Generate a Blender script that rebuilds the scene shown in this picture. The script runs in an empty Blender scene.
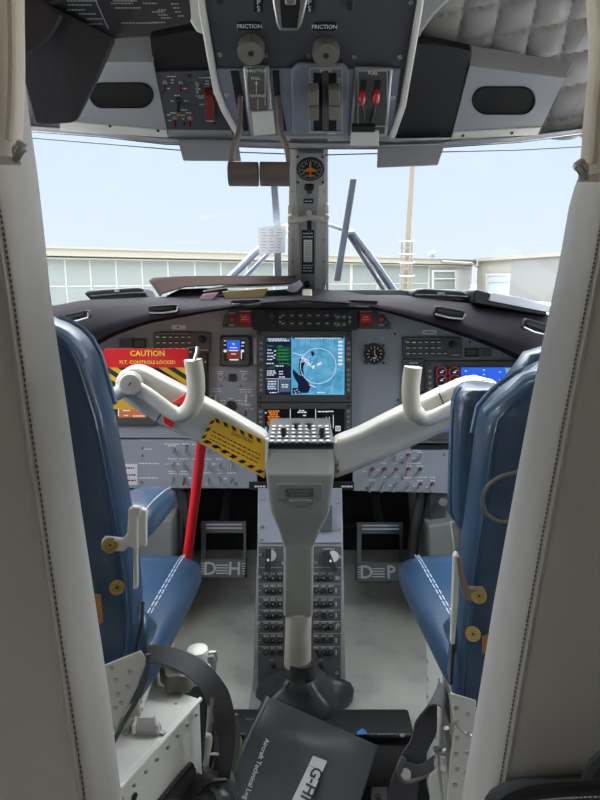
import bpy, bmesh, math, random
from mathutils import Vector, Matrix
R = random.Random(7)
sc = bpy.context.scene
COL = sc.collection

# ------------------------------------------------------------------ camera
F, PIT = 600.0, math.radians(11.5)
CAM = Vector((0, 0, 1.05))
SP, CP = math.sin(PIT), math.cos(PIT)
cd = bpy.data.cameras.new('camera'); cam = bpy.data.objects.new('camera', cd); COL.objects.link(cam)
cam.location = CAM; cam.rotation_euler = (math.pi/2 - PIT, 0, 0)
cd.sensor_fit = 'VERTICAL'; cd.sensor_height = 36; cd.lens = 27; cd.clip_start = .02; cd.clip_end = 600
sc.camera = cam
# ------------------------------------------------------------------ exposure, sky, sun
sc.view_settings.view_transform = 'Standard'; sc.view_settings.look = 'None'
sc.view_settings.exposure = 0.9; sc.view_settings.gamma = 1; sc.view_settings.use_curve_mapping = False
def lin(c): return tuple(((x/255)/12.92 if x/255 <= .04045 else ((x/255+.055)/1.055)**2.4) for x in c)
w = bpy.data.worlds.new('sky'); sc.world = w; w.use_nodes = True
nt = w.node_tree; nt.nodes.clear()
tc = nt.nodes.new('ShaderNodeTexCoord'); sx = nt.nodes.new('ShaderNodeSeparateXYZ')
rp = nt.nodes.new('ShaderNodeValToRGB'); bg = nt.nodes.new('ShaderNodeBackground'); wo = nt.nodes.new('ShaderNodeOutputWorld')
nt.links.new(tc.outputs['Generated'], sx.inputs[0]); nt.links.new(sx.outputs['Z'], rp.inputs[0])
SKY = [(0.0, (225, 230, 236)), (.03, (216, 228, 243)), (.2, (205, 222, 247)), (.30, (222, 234, 252))]
els = rp.color_ramp.elements
els[0].position = 0; els[0].color = (*lin(SKY[0][1]), 1); els[1].position = .03; els[1].color = (*lin(SKY[1][1]), 1)
for p_, c_ in SKY[2:]:
    e = els.new(p_); e.color = (*lin(c_), 1)
e = els.new(.42); e.color = (6.6, 7.0, 7.6, 1)
e = els.new(1.0); e.color = (8.5, 9.0, 9.7, 1)
nt.links.new(rp.outputs[0], bg.inputs[0]); bg.inputs[1].default_value = .64
nt.links.new(bg.outputs[0], wo.inputs[0])
sd = bpy.data.lights.new('sun', 'SUN'); sd.energy = 2.6; sd.angle = math.radians(30); sd.color = (1, .96, .9)
so = bpy.data.objects.new('sun', sd); COL.objects.link(so); so.rotation_euler = (math.radians(-25), math.radians(-4), 0)

# ------------------------------------------------------------------ projection helpers (photo pixel -> point at a real depth)
def ray(u, v):
    a = (u-300)/F; b = (400-v)/F
    return Vector((a, CP + b*SP, -SP + b*CP))
def P(u, v, Y):
    d = ray(u, v); return CAM + d*(Y/d.y)
def PZ(u, v, z):
    d = ray(u, v); return CAM + d*((z-CAM.z)/d.z)
def lerp(tab, x):
    if x <= tab[0][0]: return tab[0][1]
    for (a, b), (c, d) in zip(tab, tab[1:]):
        if x <= c: return b + (d-b)*(x-a)/(c-a)
    return tab[-1][1]

# ------------------------------------------------------------------ materials
MATS = {}
def mat(n, rgb, rough=.5, metal=0, noise=0., scale=30, bump=0., bscale=200, emit=0, coat=0, spec=.5):
    m = bpy.data.materials.new(n); m.use_nodes = True; t = m.node_tree; b = t.nodes['Principled BSDF']
    c = lin(rgb); b.inputs['Base Color'].default_value = (*c, 1); b.inputs['Roughness'].default_value = rough
    b.inputs['Metallic'].default_value = metal; b.inputs['Coat Weight'].default_value = coat
    b.inputs['Specular IOR Level'].default_value = spec
    if emit:
        b.inputs['Emission Color'].default_value = (*c, 1); b.inputs['Emission Strength'].default_value = emit
        b.inputs['Base Color'].default_value = (*(x*.05 for x in c), 1)
    if noise or bump:
        co = t.nodes.new('ShaderNodeTexCoord')
    if noise:
        nz = t.nodes.new('ShaderNodeTexNoise'); nz.inputs['Scale'].default_value = scale; nz.inputs['Detail'].default_value = 6
        t.links.new(co.outputs['Object'], nz.inputs['Vector'])
        mx = t.nodes.new('ShaderNodeMix'); mx.data_type = 'RGBA'
        mx.inputs[6].default_value = (*(x*(1-noise) for x in c), 1); mx.inputs[7].default_value = (*(min(1, x*(1+noise)) for x in c), 1)
        t.links.new(nz.outputs[0], mx.inputs[0]); t.links.new(mx.outputs[2], b.inputs['Base Color'])
    if bump:
        n2 = t.nodes.new('ShaderNodeTexNoise'); n2.inputs['Scale'].default_value = bscale; n2.inputs['Detail'].default_value = 4
        t.links.new(co.outputs['Object'], n2.inputs['Vector'])
        bp = t.nodes.new('ShaderNodeBump'); bp.inputs['Strength'].default_value = bump; bp.inputs['Distance'].default_value = .002
        t.links.new(n2.outputs[0], bp.inputs['Height']); t.links.new(bp.outputs[0], b.inputs['Normal'])
    MATS[n] = m; return m
mat('panel_grey', (142, 149, 156), .5, noise=.05, bump=.05, bscale=600)
mat('subpanel_grey', (142, 149, 158), .5, noise=.04)
mat('trim_grey', (150, 152, 154), .5, noise=.05)
mat('header_grey', (158, 160, 164), .55, noise=.05)
mat('console_black', (66, 68, 74), .55, noise=.08, bump=.2, bscale=900)
mat('quadrant_blue', (122, 128, 144), .4, noise=.06)
mat('black', (30, 30, 32), .5, noise=.1)
mat('matt_black', (20, 20, 21), .85, noise=.1)
mat('bezel', (74, 76, 76), .5, noise=.06)
mat('key', (104, 106, 104), .5)
mat('dark_key', (48, 50, 50), .45)
mat('glare_pad', (20, 16, 23), .75, spec=.12, noise=.08, bump=.15, bscale=700)
mat('cream_leather', (212, 202, 186), .5, noise=.03, bump=.25, bscale=500)
mat('grey_leather', (183, 180, 173), .48, noise=.03, bump=.25, bscale=500)
mat('blue_leather', (47, 76, 105), .36, coat=.3, noise=.12, scale=14, bump=.35, bscale=140)
mat('blue_lit_edge', (110, 140, 170), .4)  # paler seat blue with the edge highlight put into the colour
mat('thread', (200, 212, 225), .6)
mat('thread_dark', (96, 88, 78), .7)
mat('white_paint', (222, 222, 214), .35, noise=.05)
mat('white_metal', (214, 214, 208), .35, noise=.06)
mat('yoke_white', (172, 170, 162), .38, noise=.04, scale=18)
mat('grip_cream', (186, 180, 162), .45, noise=.05, scale=40)
mat('column_grey', (138, 138, 131), .5, noise=.1, scale=18)
mat('olive_grey', (120, 120, 112), .5, noise=.06)
mat('tube_worn', (198, 193, 180), .42, noise=.22, scale=22)
mat('steel', (190, 190, 188), .3, metal=.9)
mat('brushed', (170, 172, 176), .38, metal=.6, noise=.1)
mat('bracket_bronze', (138, 128, 108), .4, metal=.5)
mat('compass_orange', (196, 108, 34), .5)
mat('lever_white', (196, 196, 190), .35)
mat('brass', (170, 150, 90), .35, metal=.8)
mat('lever_bronze', (150, 140, 132), .35, metal=.5)
mat('grip_brown', (112, 101, 99), .6, bump=.2)
mat('knob_grey', (112, 110, 102), .6, noise=.06)
mat('red', (205, 26, 34), .4, noise=.05)
mat('red_sign', (205, 20, 28), .35)
mat('red_knob', (178, 12, 20), .25, coat=.5)
mat('dark_red', (120, 22, 26), .4)
mat('yellow', (226, 176, 40), .45)
mat('amber_text', (244, 214, 70), .5)
mat('white_mark', (220, 222, 220), .6)
mat('dim_mark', (165, 168, 166), .6)
mat('pink_paper', (226, 180, 190), .7)
mat('tan_card', (178, 160, 112), .6, noise=.06)
mat('brown_folder', (58, 50, 48), .9, spec=.0, noise=.06)
mat('strap', (80, 80, 84), .75, noise=.15, scale=120, bump=.5, bscale=900)
mat('rubber', (58, 59, 60), .36, noise=.15, scale=30, bump=.3, bscale=60)
mat('book_black', (72, 76, 80), .28, noise=.15, scale=10, bump=.12, bscale=30)
mat('pages', (214, 206, 188), .8)
mat('silver_text', (196, 200, 202), .4, metal=.2)
mat('nylon', (34, 38, 40), .8, noise=.12, bump=.4, bscale=700)
mat('green', (104, 130, 84), .3, noise=.1)
mat('blue_tag', (60, 130, 205), .5)
mat('firewall', (34, 37, 36), .7, noise=.15)
mat('cabin_beige', (190, 178, 160), .7)
mat('kick_grey', (128, 132, 130), .5, noise=.08)
mat('concrete', (212, 210, 204), .9, noise=.05, scale=.2)
mat('bld_cream', (116, 113, 101), .8, noise=.02, scale=1)
mat('bld_white', (132, 132, 127), .7)
mat('bld_corrugated', (92, 92, 90), .8)
mat('bld_glass', (96, 102, 98), .25, noise=.08, scale=.5)
mat('bld_dark', (128, 138, 140), .5)
mat('bld_red', (200, 150, 150), .7)
mat('mast_tan', (92, 85, 72), .7, noise=.15, scale=2)
mat('wiper', (120, 126, 138), .5)
mat('wiper_hazed', (176, 186, 204), .5)  # wiper tone with windscreen haze mixed into the colour
mat('clear_plastic', (156, 156, 152), .15, coat=.5)
mat('orange_tag', (176, 124, 66), .7)
for n, c, s in [('s_navy', (20, 22, 52), 1), ('s_black', (10, 9, 14), 1), ('s_teal', (78, 158, 205), 1), ('s_slate', (72, 92, 116), 1),
                ('s_dark', (18, 28, 58), 1), ('s_white', (225, 232, 242), 1), ('s_green', (38, 158, 62), 1), ('s_dgreen', (18, 92, 46), 1),
                ('s_cyan', (80, 190, 230), 1), ('s_blue', (34, 98, 232), 1), ('s_brown', (116, 40, 30), 1), ('s_orange', (235, 128, 44), 1),
                ('s_red', (210, 44, 54), 1), ('s_org2', (182, 104, 60), 1), ('s_sage', (128, 172, 178), 1), ('led_green', (110, 220, 120), 1)]:
    mat(n, c, .3, emit=s*.5)
def terrain():                                   # relief shading shown on the moving map
    m = MATS['s_teal']; t = m.node_tree; b = t.nodes['Principled BSDF']
    co = t.nodes.new('ShaderNodeTexCoord'); nz = t.nodes.new('ShaderNodeTexNoise'); nz.inputs['Scale'].default_value = 42; nz.inputs['Detail'].default_value = 8
    nz.inputs['Distortion'].default_value = 1.2
    r = t.nodes.new('ShaderNodeValToRGB'); r.color_ramp.elements[0].position = .3; r.color_ramp.elements[0].color = (*lin((58, 138, 186)), 1)
    r.color_ramp.elements[1].position = .72; r.color_ramp.elements[1].color = (*lin((116, 186, 220)), 1)
    t.links.new(co.outputs['Object'], nz.inputs[0]); t.links.new(nz.outputs[0], r.inputs[0]); t.links.new(r.outputs[0], b.inputs['Emission Color'])
terrain()
def worn_floor():
    m = mat('floor_paint', (158, 160, 152), .5); t = m.node_tree; b = t.nodes['Principled BSDF']
    co = t.nodes.new('ShaderNodeTexCoord'); nz = t.nodes.new('ShaderNodeTexNoise'); nz.inputs['Scale'].default_value = 7; nz.inputs['Detail'].default_value = 9
    r = t.nodes.new('ShaderNodeValToRGB'); e = r.color_ramp.elements
    e[0].position = .30; e[0].color = (*lin((156, 157, 151)), 1); e[1].position = .46; e[1].color = (*lin((186, 187, 178)), 1)
    q = e.new(.66); q.color = (*lin((198, 199, 188)), 1)
    t.links.new(co.outputs['Object'], nz.inputs[0]); t.links.new(nz.outputs[0], r.inputs[0]); t.links.new(r.outputs[0], b.inputs['Base Color'])
worn_floor()
def glass_mat(n, tint, k):
    m = bpy.data.materials.new(n); m.use_nodes = True; t = m.node_tree; t.nodes.clear()
    o = t.nodes.new('ShaderNodeOutputMaterial'); mx = t.nodes.new('ShaderNodeMixShader'); tr = t.nodes.new('ShaderNodeBsdfTransparent')
    gl = t.nodes.new('ShaderNodeBsdfGlossy'); gl.inputs['Roughness'].default_value = .02; fr = t.nodes.new('ShaderNodeFresnel'); fr.inputs[0].default_value = 1.25
    tr.inputs[0].default_value = (*tint, 1)
    t.links.new(fr.outputs[0], mx.inputs[0]); t.links.new(tr.outputs[0], mx.inputs[1]); t.links.new(gl.outputs[0], mx.inputs[2]); t.links.new(mx.outputs[0], o.inputs[0])
    MATS[n] = m
m = mat('paper', (214, 218, 224), .7); t_ = m.node_tree; b_ = t_.nodes['Principled BSDF']; tl_ = t_.nodes.new('ShaderNodeBsdfTranslucent'); tl_.inputs[0].default_value = (.85, .87, .9, 1)
mx_ = t_.nodes.new('ShaderNodeMixShader'); mx_.inputs[0].default_value = .08; t_.links.new(b_.outputs[0], mx_.inputs[1]); t_.links.new(tl_.outputs[0], mx_.inputs[2]); t_.links.new(mx_.outputs[0], t_.nodes['Material Output'].inputs[0])
glass_mat('window_glass', (.995, .998, 1.0), 0)

# ------------------------------------------------------------------ mesh builder
_fonts = {}
def text_geo(s):
    if s in _fonts: return _fonts[s]
    c = bpy.data.curves.new('t', 'FONT'); c.body = s; c.size = 1; c.align_x = 'CENTER'; c.align_y = 'CENTER'; c.resolution_u = 2; c.offset = .014
    o = bpy.data.objects.new('t', c); COL.objects.link(o)
    dg = bpy.context.evaluated_depsgraph_get(); me = bpy.data.meshes.new_from_object(o.evaluated_get(dg))
    vs = [v.co.copy() for v in me.vertices]; fs = [tuple(p.vertices) for p in me.polygons]
    bpy.data.objects.remove(o); bpy.data.curves.remove(c); bpy.data.meshes.remove(me)
    _fonts[s] = (vs, fs); return _fonts[s]

class MB:
    def __init__(s): s.bm = bmesh.new(); s.mi = 0; s.M = Matrix()
    def v(s, p): return s.bm.verts.new(s.M @ Vector(p))
    def f(s, vs):
        try:
            f = s.bm.faces.new(vs); f.material_index = s.mi; return f
        except ValueError: return None
    def loft(s, rings, cap=True, closed=True):
        rs = [[s.v(p) for p in r] for r in rings]; n = len(rs[0])
        for a, b in zip(rs, rs[1:]):
            for i in range(n if closed else n-1):
                j = (i+1) % n; s.f((a[i], a[j], b[j], b[i]))
        if cap and closed: s.f(rs[0][::-1]); s.f(rs[-1])
        return s
    def grid(s, rows):
        return s.loft(rows, False, False)
    def prism(s, pts, z0, z1):                       # pts: local xy
        return s.loft([[(p[0], p[1], z0) for p in pts], [(p[0], p[1], z1) for p in pts]])
    def box(s, c, d, rot=None):
        m = Matrix.Translation(Vector(c)) @ (rot.to_4x4() if rot else Matrix())
        q = [m @ Vector((x*d[0]/2, y*d[1]/2, z*d[2]/2)) for z in (-1, 1) for x, y in ((-1, -1), (1, -1), (1, 1), (-1, 1))]
        return s.loft([q[:4], q[4:]])
    def cyl(s, a, b, r0, r1=None, n=16):
        return s.tube([a, b], [r0, r0 if r1 is None else r1], n)
    def tube(s, pts, r, n=10, flat=1.0, up=None):
        pts = [Vector(p) for p in pts]; k = len(pts); rr = r if isinstance(r, (list, tuple)) else [r]*k
        rings = []; prev = Vector(up) if up else None
        for i, p in enumerate(pts):
            t = (pts[min(i+1, k-1)] - pts[max(i-1, 0)]).normalized()
            if prev is None: prev = Vector((0, 0, 1)) if abs(t.z) < .9 else Vector((1, 0, 0))
            x = (prev - t*prev.dot(t)).normalized(); y = t.cross(x); prev = x
            rings.append([p + x*math.cos(q)*rr[i] + y*math.sin(q)*rr[i]*flat for q in (2*math.pi*j/n for j in range(n))])
        return s.loft(rings)
    def ribbon(s, pts, wid, th=.002):                # pts, width vectors
        rings = []; k = len(pts)
        for i, p in enumerate(pts):
            p = Vector(p); wv = Vector(wid[i]); t = Vector(pts[min(i+1, k-1)]) - Vector(pts[max(i-1, 0)])
            nn = t.cross(wv).normalized()*th/2
            rings.append([p-wv/2-nn, p+wv/2-nn, p+wv/2+nn, p-wv/2+nn])
        return s.loft(rings)
    def ell(s, c, r, n=12, m=8):
        c = Vector(c); rings = []
        for i in range(1, m):
            th = math.pi*i/m
            rings.append([c + Vector((r[0]*math.sin(th)*math.cos(2*math.pi*j/n), r[1]*math.sin(th)*math.sin(2*math.pi*j/n), -r[2]*math.cos(th))) for j in range(n)])
        return s.loft(rings)
    def lathe(s, c, prof, n=20, ax=None):            # prof: (r, h)
        c = Vector(c); q = (Vector(ax).to_track_quat('Z', 'Y').to_matrix() if ax else Matrix.Identity(3))
        return s.loft([[c + q @ Vector((r*math.cos(2*math.pi*j/n), r*math.sin(2*math.pi*j/n), h)) for j in range(n)] for r, h in prof])
    def text(s, t, c, size, rot=0., h=0.):           # flat lettering on the local xy plane
        vs, fs = text_geo(t); ca, sa = math.cos(rot), math.sin(rot)
        q = [s.v((c[0]+(p.x*ca-p.y*sa)*size, c[1]+(p.x*sa+p.y*ca)*size, h)) for p in vs]
        for f in fs: s.f([q[i] for i in f])
        return s
    def build(s, name, mats, parent=None, bevel=0., seg=2, sharp=35, sub=0, label=None):
        bm = s.bm; bmesh.ops.recalc_face_normals(bm, faces=bm.faces)
        xs = [v.co for v in bm.verts]
        c = Vector(((min(v.x for v in xs)+max(v.x for v in xs))/2, (min(v.y for v in xs)+max(v.y for v in xs))/2, min(v.z for v in xs)))
        for v in bm.verts: v.co -= c
        for f in bm.faces: f.smooth = True
        me = bpy.data.meshes.new(name); bm.to_mesh(me); bm.free()
        if not sub: me.set_sharp_from_angle(angle=math.radians(sharp))
        for m in ([mats] if isinstance(mats, str) else mats): me.materials.append(MATS[m])
        o = bpy.data.objects.new(name, me); COL.objects.link(o)
        if parent: o.parent = parent; o.location = c - wloc(parent)
        else: o.location = c
        if bevel:
            b = o.modifiers.new('b', 'BEVEL'); b.width = bevel; b.segments = seg; b.limit_method = 'ANGLE'; b.angle_limit = math.radians(38)
        if sub:
            d = o.modifiers.new('s', 'SUBSURF'); d.levels = d.render_levels = sub
        if label: o['label'] = label
        return o
def wloc(o):
    l = Vector(o.location)
    while o.parent: o = o.parent; l += Vector(o.location)
    return l
def tag(o, label, cat, group=None):
    o['label'] = label; o['category'] = cat
    if group: o['group'] = group
    return o
def thing(name, label, cat, loc, group=None):
    o = bpy.data.objects.new(name, None); COL.objects.link(o); o.location = loc; o.empty_display_size = .05
    return tag(o, label, cat, group)
def struct(o): o['kind'] = 'structure'; return o
def copy_thing(src, off, label, mirror=False):
    r = src.copy(); COL.objects.link(r); r.location = Vector(src.location) + Vector(off); r['label'] = label
    for ch in list(src.children):
        c = ch.copy(); COL.objects.link(c); c.parent = r
        for g in list(ch.children):
            d = g.copy(); COL.objects.link(d); d.parent = c
    return r

class Fr:                                            # a flat panel: local x right, y up, z towards the viewer
    def __init__(s, o, ex, ey):
        s.o = Vector(o); s.ex = Vector(ex).normalized(); ey = Vector(ey); s.ey = (ey - s.ex*ey.dot(s.ex)).normalized(); s.n = s.ex.cross(s.ey)
        s.M = Matrix((( s.ex.x, s.ey.x, s.n.x, s.o.x), (s.ex.y, s.ey.y, s.n.y, s.o.y), (s.ex.z, s.ey.z, s.n.z, s.o.z), (0, 0, 0, 1)))
    def L(s, u, v, h=0.):
        d = ray(u, v); o = s.o + s.n*h; t = (o-CAM).dot(s.n)/d.dot(s.n); q = CAM + d*t - s.o
        return Vector((q.dot(s.ex), q.dot(s.ey)))
    def W(s, u, v, h=0.):
        q = s.L(u, v, h); return s.o + s.ex*q.x + s.ey*q.y + s.n*h
    def px(s, u, v, h=0.): return ((s.W(u, v, h)-CAM).dot(Vector((0, CP, -SP))))/F
    def mb(s): m = MB(); m.M = s.M; return m
    def poly(s, m, pts, h0, h1): m.prism([s.L(u, v, h1) for u, v in pts], h0, h1); return m
    def rect(s, m, u0, v0, u1, v1, h0, h1): return s.poly(m, [(u0, v1), (u1, v1), (u1, v0), (u0, v0)], h0, h1)
    def rrect(s, m, u0, v0, u1, v1, r, h0, h1, n=4):
        pts = []
        for cx, cy, a in ((u1-r, v0+r, 270), (u1-r, v1-r, 0), (u0+r, v1-r, 90), (u0+r, v0+r, 180)):
            for k in range(n+1):
                t = math.radians(a+90*k/n); pts.append((cx+r*math.cos(t), cy+r*math.sin(t)))
        return s.poly(m, pts, h0, h1)
    def disc(s, m, u, v, rp, h0, h1, rp1=None, n=18):
        c = s.L(u, v, h1); k = s.px(u, v, h1); r0 = rp*k; r1 = (rp if rp1 is None else rp1)*k
        m.loft([[(c.x+r0*math.cos(2*math.pi*j/n), c.y+r0*math.sin(2*math.pi*j/n), h0) for j in range(n)],
                [(c.x+r1*math.cos(2*math.pi*j/n), c.y+r1*math.sin(2*math.pi*j/n), h1) for j in range(n)]]); return m
    def ring(s, m, u0, v0, u1, v1, a0, b0, a1, b1, h0, h1):  # frame with a hole
        O = [s.L(*p, h1) for p in ((u0, v1), (u1, v1), (u1, v0), (u0, v0))]; I = [s.L(*p, h1) for p in ((a0, b1), (a1, b1), (a1, b0), (a0, b0))]
        g = [[m.v((*p, h)) for p in q] for q, h in ((O, h0), (O, h1), (I, h1), (I, h0))]
        for a, b in zip(g, g[1:]+g[:1]):
            for i in range(4): j = (i+1) % 4; m.f((a[i], a[j], b[j], b[i]))
        return m
    def text(s, m, t, u, v, hp, h, rot=0.):
        c = s.L(u, v, h); m.text(t, c, hp*s.px(u, v, h)/.70, rot, h); return m
    def marks(s, m, u, v, wpx, h, hp=1.0):           # lettering too small to read: a row of short strokes
        x = u - wpx/2; e = u + wpx/2
        while x < e - .5:
            d = R.choice((1.6, 2.2, 3.0)); s.rect(m, x, v-hp/2, min(x+d, e), v+hp/2, h-.0003, h); x += d+.7
        return m
def rrpts(cx, cy, a, b, n=4., k=24):                 # superellipse ring, local xy
    out = []
    for j in range(k):
        t = 2*math.pi*j/k; c, q = math.cos(t), math.sin(t)
        out.append((cx + a*math.copysign(abs(c)**(2/n), c), cy + b*math.copysign(abs(q)**(2/n), q)))
    return out
def smooth_path(pts, k=5):
    pts = [Vector(p) for p in pts]; out = []
    for i in range(len(pts)-1):
        p0 = pts[max(i-1, 0)]; p1 = pts[i]; p2 = pts[i+1]; p3 = pts[min(i+2, len(pts)-1)]
        for j in range(k):
            t = j/k; out.append(.5*((2*p1)+(p2-p0)*t+(2*p0-5*p1+4*p2-p3)*t*t+(3*p1-p0-3*p2+p3)*t**3))
    out.append(pts[-1]); return out
X, Zv = Vector((1, 0, 0)), Vector((0, 0, 1))
PAN = Fr(P(300, 385, 1.65), X, Zv)
OV = Fr(P(310, 138, 1.30), X, P(310, 0, 1.08)-P(310, 138, 1.30))
HD = Fr(P(300, 140, 1.40), X, P(300, 40, 1.20)-P(300, 140, 1.40))
PED = Fr(P(300, 705, 1.341), X, P(300, 490, 1.567)-P(300, 705, 1.341))
KEY = Fr(P(300, 443, 1.275), X, P(300, 418, 1.385)-P(300, 443, 1.275))
PST = Fr(P(308, 293, 1.79), X, P(308, 143, 1.41)-P(308, 293, 1.79))
def screw(fr, u, v, par, r=2., h=0., m='steel'):
    q = fr.mb(); fr.disc(q, u, v, r, h, h+.0015); q.mi = 1
    c = fr.L(u, v, h+.0017); k = fr.px(u, v)*r; a = R.random()*3
    q.box((c.x, c.y, h+.0016), (k*1.6, k*.3, .0005), Matrix.Rotation(a, 3, 'Z'))
    return q.build('screw', [m, 'black'], par)
def toggle(fr, u, v, par, r=3., h=0., tip='lever_white', d=(0, -1), ln=2.2, base='steel'):
    q = fr.mb(); fr.disc(q, u, v, r*.75, h, h+.003, r*.6, 10)
    c = fr.L(u, v, h); k = fr.px(u, v)*r; q.mi = 1
    a = Vector((c.x, c.y, h+.002)); b = a + Vector((d[0]*k*ln*.6, d[1]*k*ln*.6, k*ln))
    q.cyl(a, b, k*.28, k*.42, 8); q.ell(b, (k*.42,)*3, 8, 6)
    return q.build('toggle_switch', [base, tip], par)
# ================================================================== THE SETTING
# ---- ground and buildings beyond the windscreen
m = MB(); m.box((0, 110, -1.33), (320, 216, .06)); struct(m.build('ground', 'concrete'))
A, B = P(45, 278, 45), P(475, 278, 77)
BL = Fr(A, Vector((B.x-A.x, B.y-A.y, 0)), Zv)
t = thing('terminal_building', 'long low cream building with a white-framed glass front beyond the windscreen', 'building', (A+B)/2 - Vector((0, 0, 2.35)))
def bar(fr, m, u0, v0, u1, v1, h0, h1): fr.rect(m, u0, v0, u1, v1, h0, h1)
m = BL.mb(); x0 = -40; x1 = BL.L(475, 278).x
m.box(((x0+x1)/2, -.25, -1.4), (x1-x0, 4.2, 1.8)); m.build('wall', 'bld_white', t)
m = BL.mb(); m.box(((x0+x1)/2, 1.88, -1.1), (x1-x0, .55, 2.4)); m.box(((x0+x1)/2, 2.2, -1.1), (x1-x0, .12, 2.7)); m.build('fascia', 'bld_cream', t)
m = BL.mb()
m.box(((x0+x1)/2, 1.45, -.3), (x1-x0, .05, .8)); m.build('gutter', 'bld_cream', t)
wins = [(20, 67), (69, 92), (94, 118), (120, 144), (146, 170), (172, 197), (199, 223), (225, 249), (251, 276), (278, 300), (305, 329), (331, 353), (356, 380), (382, 403), (405, 431)]
for a, b in wins:
    q = BL.mb(); xa, xb = BL.L(a, 278).x, BL.L(b, 278).x; za, zb = -2.0, 1.35
    if a == 20: xa = x0+.5
    q.box(((xa+xb)/2, (za+zb)/2, -.48), (xb-xa, zb-za, .04)); o = q.build('window', 'bld_glass', t)
    q = BL.mb(); q.box(((xa+xb)/2, -.62, -.44), (xb-xa, .1, .06)); q.build('glazing_bar', 'bld_white', o)
q = BL.mb(); BL.ring(q, 432, 270, 457, 291, 434, 272, 455, 289, -.4, -.2); BL.rect(q, 434, 278, 455, 279.3, -.4, -.2); o = q.build('casement', 'bld_white', t)
q = BL.mb(); BL.rect(q, 434, 272, 455, 289, -.5, -.42); q.build('pane', 'bld_glass', o)
q = BL.mb(); q.tube([BL.L(440, 261).to_3d()+Vector((0, 0, .3)), BL.L(468, 263).to_3d()+Vector((0, 0, .5)), BL.L(475, 268).to_3d()+Vector((0, 0, .5))], .09); q.build('downpipe', 'bld_white', t)
q = BL.mb(); c = BL.L(452, 252); q.lathe((c.x, 2.2, -3), [(.35, 0), (.35, .5), (.5, .55), (.5, .9), (.1, 1.1)], 10, (0, 1, 0)); q.build('roof_vent', 'wiper', t)
C1 = P(560, 278, 58); HG = Fr(Vector((B.x, B.y, B.z)), Vector((C1.x-B.x, C1.y-B.y, 0)), Zv)
t = thing('hangar', 'white corrugated shed joining the right end of the glass-fronted building', 'building', (B+C1)/2 - Vector((0, 0, 2.35)))
xe = HG.L(560, 278).x*1.8; xs_ = HG.L(510, 278).x
m = HG.mb(); n = 60
rows = [[(xs_+(xe-xs_)*i/n, y, (.12 if i % 2 else 0)) for i in range(n+1)] for y in (-3.5, 2.05)]
m.grid(rows); m.build('corrugated_wall', 'bld_corrugated', t)
m = HG.mb(); m.box((xe/2, 2.2, -.3), (xe, .35, 1.2)); m.build('roof_edge', 'bld_cream', t)
m = HG.mb(); m.box((xs_/2, -.7, -.4), (xs_, 5.6, .3)); m.build('end_wall', 'bld_cream', t)
m = HG.mb(); HG.rect(m, 487, 275, 509, 298, -.2, -.05); o = m.build('door', 'bld_dark', t)
m = HG.mb(); HG.ring(m, 485.5, 273.5, 510.5, 299, 487.5, 275.5, 508.5, 298, -.2, .05); HG.rect(m, 487, 281, 509, 282, -.1, .05); m.build('door_frame', 'bld_white', o)
# mast
Y = 34
t = thing('mast', 'tall thin pale mast with a caged ladder in front of the buildings', 'mast', P(405, 330, Y))
m = MB(); m.tube([P(404.5, 332, Y), P(405, 290, Y), P(413.5, 150, Y), P(416, 90, Y)], [.16, .16, .13, .1], 10); m.build('pole', 'mast_tan', t)
for du in (-4, 6):
    m = MB(); m.tube([P(404+du, 332, Y-.4), P(406+du, 240, Y-.4)], .05, 6); m.build('ladder_rail', 'mast_tan', t)
m = MB()
for i in range(12): m.cyl(P(400.5, 325-i*7, Y-.4), P(411, 325-i*7, Y-.4), .035, n=6)
m.build('ladder_rungs', 'mast_tan', t)
m = MB()
for v in (240, 253, 262, 275): m.tube([P(400, v, Y-.4), P(400, v+1, Y-1.1), P(414, v+1, Y-1.1), P(414, v, Y-.4)], .03, 6)
m.build('ladder_cage', 'wiper', t)

# ---- cockpit shell
FX = .74
m = MB(); m.box((0, -.4, -.02), (1.6, 5.2, .04)); struct(m.build('floor', 'floor_paint'))
m = MB(); m.box((0, 2.22, .45), (1.6, .04, .9)); m.box((0, 2.0, .86), (1.6, .48, .04)); struct(m.build('wall_front', 'firewall'))  # second box: deck added to keep sky light out of the footwell
for s, nm in ((-1, 'wall_left'), (1, 'wall_right')):
    m = MB(); x = s*(FX+.02)
    def wl(y0, y1, z0, z1): m.box((x, (y0+y1)/2, (z0+z1)/2), (.04, y1-y0, z1-z0))
    wl(-3.0, 2.2, 0, .70); wl(1.5, 2.2, .70, .84)
    c0, c1 = (-1.45, -.3) if s < 0 else (-1.0, -1.0)  # unseen cabin opening on the left, sized to light the pillar backs
    wl(-3.0, c0, .70, 1.62); wl(c1, .66, .70, 1.62); wl(c0, c1, 1.4, 1.62); wl(.66, 1.46, 1.36, 1.62)
    struct(m.build(nm, 'cabin_beige'))
m = MB(); m.box((0, -.8, 1.64), (1.6, 4.4, .04)); struct(m.build('ceiling', 'cream_leather'))
m = MB(); m.box((0, -3.0, .82), (1.6, .04, 1.64)); struct(m.build('wall_back', 'cabin_beige'))  # unseen cabin end, added to hold back light from behind
# windscreen panes (slightly curved laminated glass either side of the post)
def yw(v): return 1.79 - (293-v)/150*.38
for i, s in enumerate((-1, 1)):
    rows = []
    for k in range(9):
        r = k/8; row = []
        for j in range(9):
            q = j/8; x = s*(.02 + .70*q)
            b = Vector((x, 1.80-.22*q*q, .985-.03*q*q)); tp = Vector((x, 1.43-.13*q*q, 1.345+.0*q)); row.append(b.lerp(tp, r))
        rows.append(row)
    m = MB(); m.grid(rows); struct(m.build('window_%d' % (i+1), 'window_glass'))
for i, s in enumerate((-1, 1)):
    m = MB(); m.grid([[(s*.745, y, z) for y in (.66, 1.5)] for z in (.70, 1.36)]); struct(m.build('window_%d' % (i+3), 'window_glass'))

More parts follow.
